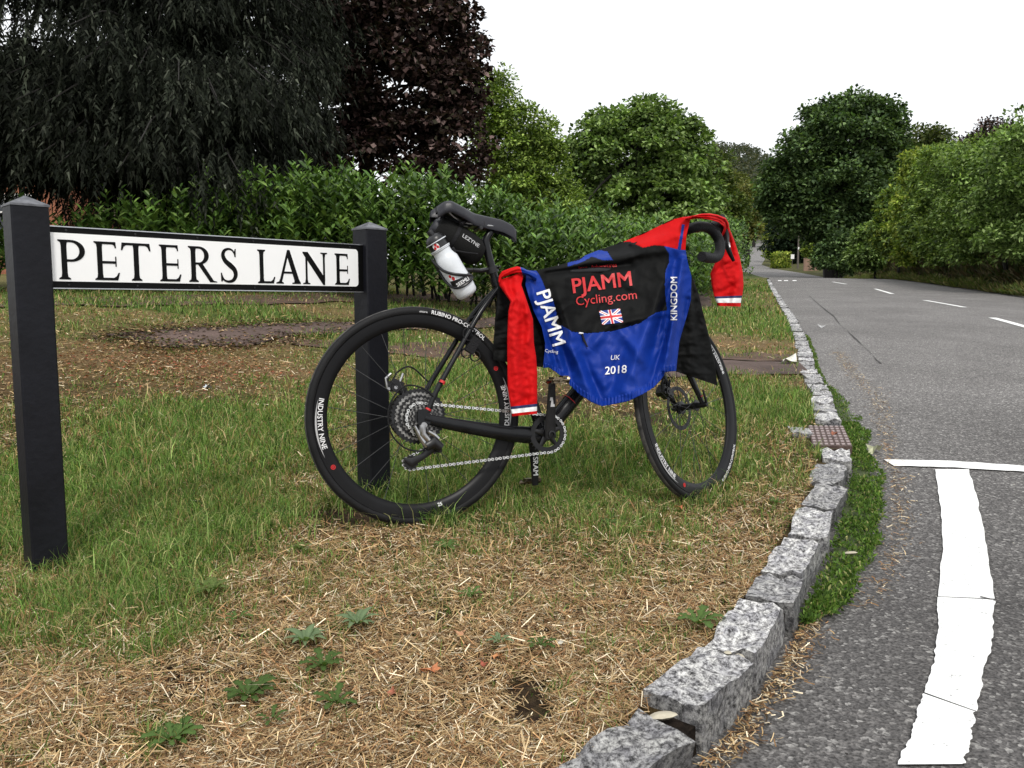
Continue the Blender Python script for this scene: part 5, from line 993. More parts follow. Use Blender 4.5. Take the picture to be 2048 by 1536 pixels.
# clipped hedge, pole, wall, sign at the bend
def hedgebox(name, lab, c, s, n, cols, ls):
    o = empty(name, lab, 'hedge', tuple(c)); P = RNG.uniform(-.5, .5, (n, 3)); k = RNG.integers(0, 5, n)
    for a, (ax_, sg_) in enumerate(((0, -.5), (0, .5), (1, -.5), (1, .5), (2, .5))): P[k == a, ax_] = sg_
    P = P * s + (0, 0, s[2] / 2) + RNG.normal(0, .05, (n, 3)); d = P - np.array([0, 0, s[2] / 2]); leaves('foliage', P, rvec(n) + (0, 0, .4), d + rvec(n) * .5, RNG.uniform(.7, 1.3, n) * ls, RNG.uniform(.7, 1.2, n) * ls * .7, palette(n, cols), LEAF, o)
    mb = MB(); box(mb, (0, 0, s[2] * .45), (s[0] * .8, s[1] * .8, s[2] * .85)); mb.build('stems', M['bark'], o); return o
c = onto(1561, 536, ground, 60); hedgebox('clipped_hedge', 'small bright yellow green clipped hedge at the far bend', c, (1.7, 2.4, 1.9), 2600, YEL, .3)
p = gpx(1590, 104); pole = empty('telegraph_pole', 'thin wooden telegraph pole beside the far bend', 'pole', tuple(p)); mb = MB(); tube(mb, [(0, 0, -.3), (0, 0, 5.6)], [.13, .09], 10); mb.build('pole_shaft', M['pole'], pole); mb = MB(); box(mb, (0, -.12, 2.6), (.16, .05, .3)); mb.build('number_plate', M['render'], pole)
p = gpx(1579, 108); sg_ = empty('small_sign', 'small white notice beside the telegraph pole', 'sign', tuple(p)); mb = MB(); box(mb, (0, 0, 1.5), (.45, .05, .6)); mb.build('notice_board', M['render'], sg_, smooth=False); mb = MB(); tube(mb, [(0, .05, -.1), (0, .05, 1.6)], .035, 8); mb.build('sign_leg', M['pole'], sg_)
p = gpx(1618, 95); wall = empty('garden_wall', 'low pinkish brown brick wall at the far bend', 'wall', tuple(p)); mb = MB(); box(mb, (0, 0, .65), (1.9, .3, 1.5)); mb.build('brickwork', mat('faded_brick', (.30, .19, .14), .9, col2=(.2, .13, .09), vscale=3), wall, smooth=False); mb = MB(); box(mb, (0, 0, 1.44), (2.0, .36, .07)); mb.build('coping', mat('coping_stone', (.22, .16, .12), .9), wall, smooth=False)

# --- the drooping conifer: boughs with hanging sprays
con = empty('weeping_conifer', 'tall dark conifer with drooping sprays filling the upper left', 'tree', tuple(gpt(-5.4, 13.5))); cb0 = gpt(-5.4, 13.5)
mb = MB(); tube(mb, smoothpath([cb0 - cb0 + (0, 0, -.2), (.05, 0, 3), (0, .1, 7), (0, 0, 13)], 4), [.34, .28, .2, .05], 10); SPV = []; 
for ib in range(400):
    z0 = 1.15 + 10.5 * RNG.random() ** 1.25; ph = RNG.uniform(0, 2 * math.pi) if RNG.random() < .4 else RNG.uniform(math.pi * .98, math.pi * 2.12); Lb = (5.3 - .27 * z0) * RNG.uniform(.65, 1.05) + .3
    if ib < 80: z0 = RNG.uniform(1.5, 3.0); ph = RNG.uniform(1.12, 1.74) * math.pi; Lb = RNG.uniform(3.2, 4.9)
    elif math.cos(ph) < -.45 and z0 < 6.0 and RNG.random() < .6: continue
    dr = np.array([math.cos(ph), math.sin(ph), 0]); Lb = min(Lb, (2.5 if z0 < 6 else 3.1) / max(math.cos(ph), .01)) if math.cos(ph) > 0 else Lb; p0 = np.array([0, 0, z0]); pts_ = [p0, p0 + dr * Lb * .35 + (0, 0, .35), p0 + dr * Lb * .7 + (0, 0, .25), p0 + dr * Lb + (0, 0, -.35)]; sp3 = smoothpath(pts_, 4); tube(mb, sp3, [.04, .025, .012, .005], 5)
    ns = int(98 * Lb / 4)
    for s in range(ns):
        q = RNG.uniform(.12, 1.); p = sp3[min(len(sp3) - 1, int(q * (len(sp3) - 1)))] + RNG.normal(0, .16, 3) * (1, 1, .5); sd = np.cross(dr, (0, 0, 1)) * RNG.normal(0, .40) * (1.2 - q * .6); SPV.append(np.r_[p + sd, dr * .35 + sd * .4])
mb.build('trunk', M['bark'], con)
SPV = np.array(SPV); ns = len(SPV); LF = 11; hl = RNG.uniform(.25, .6, ns); down = nrm(SPV[:, 3:] * .8 + rvec(ns) * .18 + (0, 0, -.95)); P = []; Dd = []; tt = np.linspace(0, 1, LF)
side = nrm(np.cross(down, rvec(ns)))
for k, q in enumerate(tt):
    P.append(SPV[:, :3] + down * (hl * q)[:, None]); Dd.append(down * 1. + side * (.75 if k % 2 else -.75) * (1 - .5 * q) + rvec(ns) * .22)
P = np.concatenate(P); Dd = np.concatenate(Dd); n = len(P); ll = RNG.uniform(.08, .14, n); print('conifer leaflets', n)
Dn = nrm(Dd); S = nrm(np.cross(Dn, rvec(n))) * .016 * np.ones((n, 1)); V = np.stack([P - S, P + S, P + Dn * ll[:, None]], 1).reshape(-1, 3)
raw('crown', V, np.arange(3 * n).reshape(-1, 3), NEEDLE, con, tint=np.repeat(palette(n, [(.012, .015, .010), (.022, .026, .018), (.008, .010, .007), (.045, .05, .037)], [.35, .25, .3, .1]) * np.tile(np.exp(RNG.normal(0, .45, (ns, 1))), (LF, 1)), 3, axis=0))
# --- laurel hedge: upright sprigs carrying paired glossy leaves
def hedge_line(q): return np.array([np.interp(q, [0, .3, .5, .62, .8, 1], [-10.5, -4.5, -1.6, .2, 3.0, 6.9]), np.interp(q, [0, .3, .5, .62, .8, 1], [11.0, 10.6, 10.4, 11.2, 14.6, 26])])
hd = empty('laurel_hedge', 'tall glossy cherry laurel hedge behind the sign and the bicycle', 'hedge', tuple(np.r_[hedge_line(.5), float(zv(*hedge_line(.5)))])); h0 = np.array(hd.location)
LV = []; stems = MB()
for _ in range(7600):
    q = RNG.random() ** 1.0; c2 = hedge_line(q); X, Y = c2; px = 1024 + F * X / Y
    topz = EYE - .50 + (600 - float(np.interp(px, [-600, 100, 260, 420, 560, 700, 760, 860, 1000, 1060, 1200, 1300, 1400, 1480], [430, 425, 400, 372, 352, 330, 345, 352, 372, 398, 430, 436, 440, 462])) + 14 * math.sin(px * .045) + 8 * math.sin(px * .11)) / F * Y; zg = float(zv(X, Y))
    dens = np.interp(px, [0, 150, 420, 520], [.2, .25, .5, .88]);
    if RNG.random() > dens: continue
    s = RNG.random(); z = zg + .12 + (topz - zg) * RNG.random() ** .85; off = RNG.normal(0, .25) if z < topz - .25 else RNG.normal(0, .45); th = .75 * (.7 + .5 * s); front = -abs(RNG.normal(.25, .35)); 
    base = np.array([X + RNG.normal(0, .3), Y + front + .25, z]); up_ = np.array([RNG.normal(0, .22), -.30 + RNG.normal(0, .2), 1.0]); up_ /= np.linalg.norm(up_); Ls = RNG.uniform(.22, .5); nlv = 11
    shoot = RNG.normal(0, .12)
    for k in range(nlv):
        f = (k + .5) / nlv; p = base + up_ * Ls * f; a = k * 2.4 + _; dd = np.array([math.cos(a), math.sin(a), .55 + .7 * f]); LV.append(np.r_[p, dd, shoot, f])
LV = np.array(LV); n = len(LV); print('laurel leaves', n)
C = palette(n, [(.05, .10, .02), (.085, .155, .03), (.15, .235, .055), (.022, .045, .01)], [.3, .35, .2, .15], .18) * np.exp(LV[:, 6:7]) * (1 + .5 * (LV[:, 7:8] > .75))
ll = RNG.uniform(.075, .165, n) * (1 - .3 * (LV[:, 7] > .8)); 
pxs = topx(LV[:, :3]); vis = (pxs[:, 0] > 430) & (pxs[:, 0] < 1150) & (LV[:, 7] > .3); cand = np.where(vis)[0]; dist = LV[cand, 1] - .6 * LV[cand, 2]; pick = cand[np.argsort(dist)[:300]]; rest = np.setdiff1d(np.arange(n), pick)
near_ = (pxs[rest, 0] > 80) & (pxs[rest, 0] < 1300); 
for nm_, r_i, rc_ in (('foliage', rest[near_], True), ('rear_foliage', rest[~near_], False)): leaves(nm_, LV[r_i, :3] - h0, LV[r_i, 3:6], nrm(rvec(len(r_i)) * .4 + (0, -.3, 1)), ll[r_i], ll[r_i] * (.36 if rc_ else .5), C[r_i], GLOSS, hd, rich=rc_)['kind'] = 'stuff'
lmesh = []
for v in range(6):
    cv = [(.07, .135, .022), (.12, .20, .035), (.05, .10, .016)][v % 3]; o_ = leaves('leaf', np.zeros((1, 3)), np.array([[1., 0, 0]]), np.array([[0, 0, 1.]]), [1.], [.36 + .04 * (v % 2)], np.array([cv]), GLOSS, None, rich=True); lmesh.append(o_.data); bpy.data.objects.remove(o_)
def place_leaf(name, me, p, d, nn_, s, parent):
    x = unit(d); y = unit(np.cross(nn_, x)); z = np.cross(x, y); o = bpy.data.objects.new(name, me); COL.objects.link(o); o.parent = parent
    o.matrix_local = Matrix(((x[0] * s, y[0] * s, z[0] * s, p[0]), (x[1] * s, y[1] * s, z[1] * s, p[1]), (x[2] * s, y[2] * s, z[2] * s, p[2]), (0, 0, 0, 1))); return o
for i in pick: place_leaf('leaf', lmesh[random.randrange(6)], LV[i, :3] - h0, LV[i, 3:6], np.array([random.uniform(-.3, .3), -.3, 1.01]), float(ll[i]), hd)
for q in np.linspace(.05, .98, 60):
    c2 = hedge_line(q + random.uniform(-.006, .006)); zg = float(zv(*c2)); 
    for _ in range(3):
        b0 = np.array([c2[0] + random.gauss(0, .15), c2[1] + .75 + random.gauss(0, .15), zg - .05]) - h0; tube(stems, [b0, b0 + (random.gauss(0, .15), random.gauss(0, .1), .7), b0 + (random.gauss(0, .35), random.gauss(0, .2), 1.5)], [.022, .016, .008], 6)
stems.build('stems', M['bark'], hd)['kind'] = 'stuff'

# --- houses glimpsed between the branches
def house(name, lab, x0, x1, y0, y1, ze, zr_, wins, chim=None, wall=M['brick']):
    g = ground((x0 + x1) / 2, y0); o = empty(name, lab, 'house', ((x0 + x1) / 2, y0, g)); cx_ = (x1 - x0) / 2; mb = MB(); W, Dp = x1 - x0, y1 - y0
    box(mb, (0, Dp / 2, (ze - g) / 2 - .3), (W, Dp, ze - g + .6)); mb.build('wall', wall, o, smooth=False)
    mb = MB(); V = [(-cx_ - .3, -.35, ze - g - .02), (cx_ + .3, -.35, ze - g - .02), (cx_ + .3, Dp + .35, ze - g - .02), (-cx_ - .3, Dp + .35, ze - g - .02), (-cx_ - .3, Dp / 2, zr_ - g), (cx_ + .3, Dp / 2, zr_ - g)]
    mb.add(V, [(0, 1, 5, 4), (2, 3, 4, 5), (0, 4, 3), (1, 2, 5), (3, 2, 1, 0)]); rf_ = mb.build('roof', M['tile'], o, smooth=False)
    # tile courses as raised laps
    mb = MB(); nr_ = int((zr_ - ze) * 5)
    for k in range(nr_): q = (k + .2) / nr_; yy = -.35 + (Dp / 2 + .35) * q; zz = (ze - g) + (zr_ - ze) * q + .02; box(mb, (0, yy, zz), (W + .56, .03, .03))
    mb.build('tile_courses', M['tile'], rf_, smooth=False)
    if chim: mb = MB(); box(mb, (chim, Dp / 2, zr_ - g + .25), (.7, .7, 1.6)); mb.build('chimney', M['brick'], rf_, smooth=False)
    for (wx_, wz_, ww, wh) in wins:
        mb = MB(); 
        for (bx_, bz_, bw, bh) in ((-ww / 2, 0, .08, wh), (ww / 2, 0, .08, wh), (0, -wh / 2, ww, .08), (0, wh / 2, ww, .08), (0, 0, .05, wh), (0, wh * .15, ww, .04)): box(mb, (wx_ + bx_, -.05 - .004 * (bw > bh), wz_ + bz_), (bw, .1, bh))
        f_ = mb.build('window', M['render'], o, smooth=False); mb = MB(); box(mb, (wx_, -.02, wz_), (ww - .06, .02, wh - .06)); mb.build('pane', M['glass'], f_, smooth=False)
    return o
house('house', 'two storey brick house with white windows seen through the conifer', -21, -13.2, 24, 31, 6.0, 8.6, [(-2.2, 4.0, 1.5, 1.3), (.3, 4.0, 1.2, 1.3), (2.4, 4.0, 1.5, 1.3), (-2, 1.6, 1.8, 1.4), (2.2, 1.6, 1.6, 1.4)], None)
house('bungalow', 'low tiled roof building glimpsed above the laurel hedge', -12.4, -7.6, 25, 31, 3.3, 5.1, [(-1, 1.4, 1.4, 1.1), (1.3, 1.4, 1.0, 1.1)], None)

# ------------------------------------------------------------------ grass, straw and litter on the verge
def band(y0, y1, n, xl=-.72):
    Y = RNG.uniform(y0, y1, n); X = RNG.uniform(xl, 1, n) * np.where(True, Y, Y); k = kx(Y) - .13
    X = np.where(X > k, xl * Y + (k - xl * Y) * RNG.random(n), X); return X, Y
pathpoly = [np.array([onto(x, y)[:2] for x, y in PP]) for PP in ([(150, 682), (330, 698), (520, 692), (620, 673), (780, 662), (960, 658), (1150, 651), (1320, 643), (1425, 613), (1405, 566), (1320, 590), (1150, 620), (960, 640), (780, 643), (600, 648), (480, 654), (330, 662), (150, 667)], [(1180, 757), (1420, 753), (1535, 752), (1622, 750), (1600, 729), (1535, 726), (1420, 725), (1180, 727)])]
def offpath(X, Y):
    m = np.ones(len(X), bool); X0_, Y0_ = X, Y; X = X + RNG.normal(0, .05, len(X)) + .12 * (vnoise(X, Y, 2, 41) - .5); Y = Y + (RNG.normal(0, .05, len(Y)) + .45 * (vnoise(X, Y, 1.6, 40) - .5)) * np.clip(Y / 5, .4, 1.6)
    for P_ in pathpoly: m &= ~inpoly(X, Y, P_)
    p = topx(np.stack([X0_, Y0_, zv(X0_, Y0_)], 1)); cov_ = (p[:, 0] > 1612) & (p[:, 0] < 1702) & (p[:, 1] > 850) & (p[:, 1] < 902); return m & ~cov_
def blades(X, Y, Z, h, w, lean, C, name, mt):
    n = len(X); P = np.stack([X, Y, Z], 1); a = RNG.uniform(0, 2 * np.pi, n); dh = np.stack([np.cos(a), np.sin(a), 0 * a], 1); b_ = RNG.uniform(0, 2 * np.pi, n); s = np.stack([np.cos(b_), np.sin(b_), 0 * b_], 1) * (w / 2)[:, None]
    h_ = h[:, None]; l_ = (lean * h)[:, None]; up_ = np.array([0, 0, 1.])
    m = P + up_ * h_ * .55 + dh * l_ * .3; t_ = P + up_ * h_ * (1 - .35 * np.clip(lean, 0, 1.5)[:, None]) + dh * l_
    V = np.stack([P - s, P + s, m - s * .75, m + s * .75, t_], 1).reshape(-1, 3); b = (np.arange(n) * 5)[:, None]; T = np.concatenate([b + np.array([q]) for q in ((0, 1, 2), (1, 3, 2), (2, 3, 4))])
    c = np.repeat(C, 5, axis=0).reshape(n, 5, 3); c[:, 4] *= 1.15; c[:, :2] *= .9; return raw(name, V, T, mt, tint=c.reshape(-1, 3))
def straws(X, Y, Z, L, w, C, name, mt):
    n = len(X); a = RNG.uniform(0, 2 * np.pi, n); tl = RNG.normal(0, .22, n); d = np.stack([np.cos(a), np.sin(a), tl], 1); s = np.stack([-np.sin(a), np.cos(a), RNG.normal(0, .3, n)], 1) * (w / 2)[:, None]; c0 = np.stack([X, Y, Z + .003 + np.abs(tl) * L * .5 + RNG.exponential(.004, n)], 1)
    bend = np.stack([-np.sin(a), np.cos(a), 0 * a], 1) * (RNG.normal(0, .14, n) * L)[:, None]
    V = np.stack([c0 - d * L[:, None] / 2 - s, c0 - d * L[:, None] / 2 + s, c0 + bend + s, c0 + bend - s, c0 + d * L[:, None] / 2 + s, c0 + d * L[:, None] / 2 - s], 1).reshape(-1, 3); b = (np.arange(n) * 6)[:, None]
    if len(X) > 20000: V = V.reshape(-1, 6, 3)[:, (0, 1, 4, 5)].reshape(-1, 3); b = (np.arange(n) * 4)[:, None]; return raw(name, V, np.concatenate([b + np.array([[0, 1, 2]]), b + np.array([[0, 2, 3]])]), mt, tint=np.repeat(C, 4, axis=0))
    T = np.concatenate([b + np.array([[0, 1, 2]]), b + np.array([[0, 2, 3]]), b + np.array([[3, 2, 4]]), b + np.array([[3, 4, 5]])]); return raw(name, V, T, mt, tint=np.repeat(C, 6, axis=0))
GC = [(.095, .18, .038), (.15, .245, .055), (.24, .33, .10), (.04, .08, .018), (.38, .37, .16)]
SCc = [(.40, .27, .13), (.56, .42, .24), (.24, .14, .065), (.75, .64, .46), (.10, .055, .028), (.33, .18, .085)]
gX, gY, gH, gW, gL, gC = [], [], [], [], [], []
sX, sY, sL, sW, sC = [], [], [], [], []
for y0, y1, ng, nst, hs, ws in ((.95, 1.5, 32000, 58000, .030, .0018), (1.5, 2.1, 50000, 70000, .032, .0021), (2.1, 3.0, 76000, 66000, .034, .0026), (3.0, 4.4, 68000, 46000, .038, .0036), (4.4, 7, 60000, 28000, .04, .0055), (7, 12, 44000, 14000, .045, .009), (12, 34, 18000, 0, .06, .018)):
    xl = -.72 if y1 < 20 else .05
    X, Y = band(y0, y1, ng, xl); g = green(X, Y); m = (RNG.random(len(X)) < np.clip(g * 1.15, .12, 1)) & offpath(X, Y) & (RNG.random(len(X)) > soil(X, Y) * .9); X, Y, g = X[m], Y[m], g[m]; n = len(X)
    gX.append(X); gY.append(Y); gH.append(hs * RNG.gamma(5, .2, n) * (.55 + .75 * g)); gW.append(np.full(n, ws) * RNG.uniform(.7, 1.4, n)); gL.append(RNG.uniform(.1, 1.3, n)); c = palette(n, GC, [.28, .28, .16, .16, .12], .25); dry = (RNG.random(n) < .08 + .28 * (1.1 - g))[:, None]; gC.append(np.where(dry, palette(n, SCc[:3], None, .2), c))
    if nst:
        X, Y = band(y0, y1, nst, xl); g = green(X, Y); m = (RNG.random(len(X)) < np.clip(1.1 - g * .75, .22, 1)) & offpath(X, Y) & (RNG.random(len(X)) > soil(X, Y) * 1.02); X, Y = X[m], Y[m]; n = len(X)
        sX.append(X); sY.append(Y); sL.append(RNG.gamma(2.2, .45, n) * .0165 * (1 + ws * 60)); sW.append(np.full(n, ws * .68) * RNG.uniform(.6, 1.5, n)); sC.append(palette(n, SCc, [.25, .20, .18, .12, .09, .16], .28))
cat_ = np.concatenate; X, Y = cat_(gX), cat_(gY); print('blades', len(X))
o = blades(X, Y, zv(X, Y) - .003, cat_(gH), cat_(gW), cat_(gL), cat_(gC), 'grass', BLADE); tag(o, 'patchy green grass growing through the dry verge', 'grass', kind='stuff')
X, Y = cat_(sX), cat_(sY); print('straws', len(X))
o = straws(X, Y, zv(X, Y), cat_(sL), cat_(sW), cat_(sC), 'straw', DRY); tag(o, 'dry straw and dead grass lying over the verge', 'straw', kind='stuff')
# tall tufts: by posts, cover, lush clump
def tuft(name, lab, spots, hs, n, cols=GC):
    X, Y = [], []
    for px, py, r in spots: c = onto(px, py); X.append(c[0] + RNG.normal(0, r, n)); Y.append(c[1] + RNG.normal(0, r * 1.2, n))
    X, Y = cat_(X), cat_(Y); k = kx(Y) - .12; m = X < k; X, Y = X[m], Y[m]; o = blades(X, Y, zv(X, Y) - .004, hs * RNG.gamma(6, .17, len(X)), np.full(len(X), .0036), RNG.uniform(.2, 1.1, len(X)), palette(len(X), cols, None, .25), name, BLADE); tag(o, lab, 'grass', kind='stuff')
tuft('tall_grass', 'taller green grass tufts beside the far kerb, post feet and wheels', [(1540, 790, .17), (1490, 800, .15), (1600, 800, .10), (1560, 830, .12), (1450, 830, .14), (740, 1010, .035), (700, 1008, .04), (860, 985, .07), (830, 1005, .06), (900, 960, .06), (790, 1050, .03), (880, 1050, .03), (420, 1050, .12), (500, 1070, .10), (330, 1160, .10), (1660, 915, .04), (1660, 830, .06), (1010, 900, .1), (1200, 860, .12), (1320, 900, .1)], .062, 420)
# gutter moss and litter on the road edge
n = 15000; Y = RNG.uniform(1.78, 9, n) ** 1.0; Y = np.where(RNG.random(n) < .6, RNG.uniform(1.78, 4.2, n), Y); wd_ = np.interp(Y, [1.75, 2.0, 2.4, 3, 3.6, 4.2, 5, 5.5, 9], [.03, .11, .135, .125, .115, .13, .09, .03, .04]); X = kx(Y) + .01 + wd_ * RNG.random(n) ** .8 * (.72 + .5 * vnoise(Y, Y * 0, 9, 50)); m = RNG.random(n) < -.05 + 1.5 * vnoise(X, Y, 16, 51); X, Y, wd_ = X[m], Y[m], wd_[m]; n = len(X)
o = leaves('gutter_moss', np.stack([X, Y, zr(X, Y) + .012 + .02 * RNG.random(n) * (1 - (X - kx(Y)) / (wd_ + .02))], 1), rvec(n) + (0, 0, .8), rvec(n) + (0, 0, .6), RNG.uniform(.010, .022, n), RNG.uniform(.004, .009, n), palette(n, [(.08, .15, .03), (.12, .19, .04), (.05, .09, .02), (.30, .30, .12)], [.38, .34, .2, .08], .3), BLADE); tag(o, 'strip of green moss and weeds along the road side of the kerb', 'moss', kind='stuff')
n = 3400; Y = np.concatenate([RNG.uniform(1.0, 1.9, 1400), RNG.uniform(1.9, 7.5, 2000)]); wd_ = np.where(Y < 1.9, .02 + .012 * RNG.random(n), np.interp(Y, [1.75, 2.4, 3.6, 5, 7.5], [.12, .2, .18, .3, .25])); X = kx(Y) + .012 + np.where(Y < 1.9, np.abs(RNG.normal(0, .03, n)), wd_ * (1 + RNG.normal(0, .14, n)))
straws(X, Y, zr(X, Y), RNG.uniform(.008, .026, n), RNG.uniform(.001, .003, n), palette(n, SCc + [(.10, .07, .04)], None, .25), 'gutter_litter', DRY); o = bpy.data.objects['gutter_litter']; tag(o, 'dry leaves and straw swept against the kerb', 'litter', kind='stuff')
n = 1400; X = RNG.uniform(.3, 6, n); Y = RNG.uniform(1.1, 8, n); m = (X > kx(Y) + .05) & (X < Y * .68); X, Y = X[m], Y[m]; n = len(X); o = leaves('road_grit', np.stack([X, Y, zr(X, Y) + .004], 1), rvec(n) * (1, 1, .1), rvec(n) * .2 + (0, 0, 1), RNG.uniform(.003, .010, n), RNG.uniform(.003, .008, n), palette(n, [(.5, .48, .42), (.3, .28, .25), (.06, .055, .05)], None, .3), DRY); tag(o, 'loose grit scattered on the asphalt', 'grit', kind='stuff')
# red-brown leaf fragments below the conifer
n = 2600; c = _patch(360, 730, 280, 40); X = RNG.normal(c[0], c[2] * .6, n); Y = RNG.normal(c[1], c[3] * .9, n); m = offpath(X, Y); X, Y = X[m], Y[m]; n = len(X); o = leaves('leaf_litter', np.stack([X, Y, zv(X, Y) + .012], 1), rvec(n) * (1, 1, .2), rvec(n) * .4 + (0, 0, 1), RNG.uniform(.012, .035, n), RNG.uniform(.008, .02, n), palette(n, [(.26, .07, .04), (.20, .09, .05), (.34, .16, .08), (.40, .28, .16)], None, .25), DRY); tag(o, 'reddish leaf fragments under the conifer', 'litter', kind='stuff')
n = 5200; q = RNG.random(n); pa = np.array([onto(x, y)[:2] for x, y in [(215, 676), (330, 698), (520, 692), (620, 673), (780, 662), (960, 658), (1150, 651), (1320, 643)]]); pb = np.array([onto(x, y)[:2] for x, y in [(215, 671), (330, 662), (480, 654), (600, 648), (780, 643), (960, 640), (1150, 620), (1320, 590)]]); ts_ = np.linspace(0, 1, 8)
e_ = np.where((RNG.random(n) < .5)[:, None], np.stack([np.interp(q, ts_, pa[:, 0]), np.interp(q, ts_, pa[:, 1])], 1), np.stack([np.interp(q, ts_, pb[:, 0]), np.interp(q, ts_, pb[:, 1])], 1)) + RNG.normal(0, .11, (n, 2)); X, Y = e_[:, 0], e_[:, 1]
o = leaves('path_litter', np.stack([X, Y, zv(X, Y) + .022], 1), rvec(n) * (1, 1, .2), rvec(n) * .4 + (0, 0, 1), RNG.uniform(.015, .05, n), RNG.uniform(.01, .03, n), palette(n, [(.20, .12, .07), (.10, .06, .04), (.34, .24, .13), (.05, .035, .028), (.09, .12, .03)], None, .25), DRY); tag(o, 'brown crumbs and dead leaves along the edges of the footpath', 'litter', kind='stuff')
# --- weeds: rosettes of broad leaves
wm = []
for v in range(5):
    cv = [(.09, .17, .03), (.12, .19, .05), (.07, .13, .025), (.13, .18, .045), (.16, .24, .10)][v]; o_ = leaves('leaf', np.zeros((1, 3)), np.array([[1., 0, 0]]), np.array([[0, 0, 1.]]), [1.], [[.2, .26, .16, .3, .2][v]], np.array([cv]), BLADE, None, rich=True); wm.append(o_.data); bpy.data.objects.remove(o_)
def weed_leaf(v):
    cv = np.array([(.085, .145, .04), (.11, .165, .055), (.065, .11, .03), (.12, .16, .05), (.15, .21, .11)][v]); n = 9; V = []; lob = (.0, .35, .18, .5, .22, .6, .35, .5, 0) if v in (0, 2) else (0, .25, .42, .52, .5, .42, .3, .16, 0); W_ = (.34, .3, .34, .5, .34)[v]
    for k in range(n):
        q = k / (n - 1); zc = .22 * math.sin(q * 2.2) - .22 * q * q; w = lob[k] * W_; V += [(q, -w, zc + w * .35), (q, 0, zc), (q, w * (.92 if k % 2 else 1), zc + w * .3)]
    T = []
    for k in range(n - 1): a = 3 * k; T += [(a, a + 1, a + 3), (a + 1, a + 4, a + 3), (a + 1, a + 2, a + 4), (a + 2, a + 5, a + 4)]
    o_ = raw('leaf', V, T, BLADE, tint=np.array([cv * (1.35 if i % 3 == 1 else .9) for i in range(len(V))])); me = o_.data; bpy.data.objects.remove(o_); return me
wm = [weed_leaf(v) for v in range(5)]
def weed(px, py, s, nl, v, lab, flat=.35, cat='weed'):
    p = onto(px, py); s *= .95; p[2] += .012; nl = int(nl * 1.1); o = empty('weed', lab, cat, tuple(p + (0, 0, .004)), 'broad leaved weeds in the dry verge')
    for k in range(nl):
        a = k * 2.399 + px; el = flat * (.5 + 1.2 * k / nl); place_leaf('leaf', wm[v], np.array([math.cos(a), math.sin(a), 0]) * .004, np.array([math.cos(a), math.sin(a), el]), np.array([-math.cos(a) * el, -math.sin(a) * el, 1.]), s * random.uniform(.7, 1.1), o)
for a in [(497, 1412, .052, 13, 2, 'deep green dandelion rosette at the lower left, nearest complete rosette'), (716, 1262, .050, 12, 4, 'blue green rosette with pale pointed leaves in bare straw'), (612, 1298, .052, 12, 4, 'largest leafy weed of the cluster left of centre foreground'), (645, 1350, .048, 11, 2, 'dark weed just below the largest leafy cluster'), (425, 1195, .050, 10, 3, 'broad plantain spreading at the edge of the left green patch'), (1045, 1086, .028, 7, 2, 'small dark weed in front of the rear wheel, right of its foot'), (1395, 1262, .062, 9, 0, 'wide jagged weed in straw beside the kerb stones'), (1080, 1306, .034, 9, 2, 'small grassy weed between two fallen orange leaves and the kerb'), (895, 1108, .045, 9, 0, 'flat weed in front of the pedals on dry grass'), (940, 1205, .036, 8, 0, 'bright little weed in the middle of the straw'), (672, 1425, .045, 8, 2, 'feathery dull weed at the bottom left of the bare patch'), (345, 1500, .045, 13, 0, 'long leaved plantain at the lower left corner'), (1552, 1015, .036, 8, 0, 'small weed hard against the inner side of the kerb'), (1000, 1300, .030, 7, 4, 'pale sprig behind the fallen orange leaves'), (475, 1252, .034, 6, 0, 'sparse sprig of three leaf clusters on bare soil at left'), (1220, 1060, .036, 8, 2, 'dark weed midway between the two wheels'), (600, 1110, .036, 7, 3, 'flat pale weed left of the rear tyre'), (545, 1458, .028, 6, 2, 'tiny weed right of the nearest rosette')]: weed(*a)
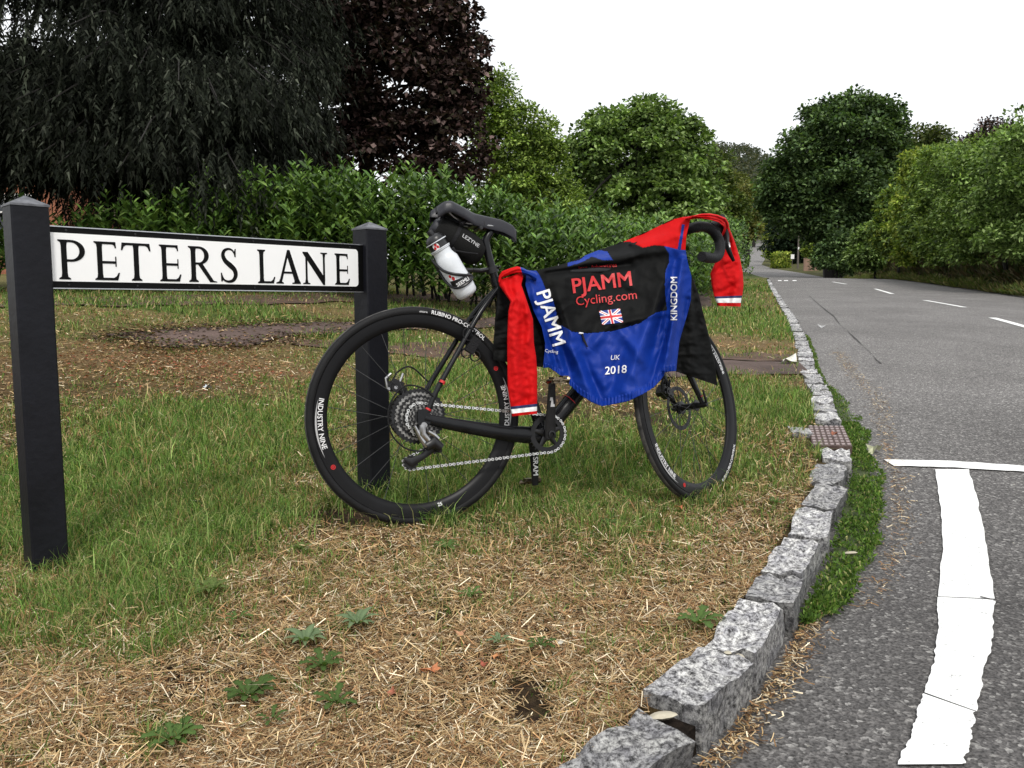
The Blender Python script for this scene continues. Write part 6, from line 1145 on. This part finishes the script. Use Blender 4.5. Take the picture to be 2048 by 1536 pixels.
# --- fallen leaves, each on its own
def fallen(px, py, s, col, lab, fn=zv, lift=.012, rz=None):
    p = onto(px, py, fn); mb = MB(); n = 11; V = [(0, 0, .12)]
    for k in range(n): a = 2 * math.pi * k / n; r_ = .5 * (1 if k % 2 else .62) * (1.15 if k in (0, 1) else 1); V.append((r_ * math.cos(a) * 1.25, r_ * math.sin(a) * .75, .18 * math.sin(a * 2) + .1 * (k % 2)))
    mb.add(V, [(0, 1 + k, 1 + (k + 1) % n) for k in range(n)]); o = mb.build('fallen_leaf', mat('dead_leaf', col, .7, var=.4, vscale=4), smooth=False); o.location = (p[0], p[1], p[2] + lift); o.scale = (s, s, s); o.rotation_euler = (random.uniform(-.4, .4), random.uniform(-.4, .4), rz if rz is not None else random.random() * 6); tag(o, lab, 'leaf', 'fallen leaves')
for a in [(862, 1352, .034, (.55, .20, .08), 'curled orange leaf lying nearest the middle of the straw'), (996, 1326, .030, (.60, .26, .10), 'orange leaf upright beside a sprig, right of the curled one'), (920, 1278, .028, (.62, .33, .18), 'pale orange leaf above the curled orange leaf'), (1358, 1022, .032, (.60, .18, .07), 'orange leaf touching the ground below the front wheel'), (968, 1340, .022, (.38, .09, .05), 'small red brown leaf left of the upright orange leaf'), (785, 1400, .026, (.40, .13, .07), 'brown leaf low in the straw at the bottom centre'), (771, 1343, .0001, (.5, .4, .2), '')][:6]: fallen(*a)
fallen(1578, 730, .16, (.78, .76, .66), 'large white dried leaf on the edge of the side path', lift=.03, rz=.3)
fallen(1748, 907, .10, (.55, .56, .36), 'pale yellow green leaf where moss meets the junction line', zr, .02); fallen(1668, 882, .045, (.30, .10, .05), 'brown leaf lying on the rusty cover', lift=.035)
fallen(1118, 1297, .016, (.7, .68, .6), 'whitish scrap of leaf right of the small grassy weed')
fallen(1160, 950, .03, (.6, .58, .45), 'straw coloured flake in the dark grass under the jersey'); fallen(415, 778, .07, (.55, .6, .62), 'crumpled pale scrap on the grass below the sign plate')
fallen(1642, 655, .1, (.5, .5, .5), 'grey flat leaf on the asphalt near the kerb', zr, .012)
print('segs', [(round(a, 2), round(b, 2)) for a, b in segs[8:24]])
print('done', sum(len(o.data.polygons) for o in bpy.data.objects if o.type == 'MESH'))
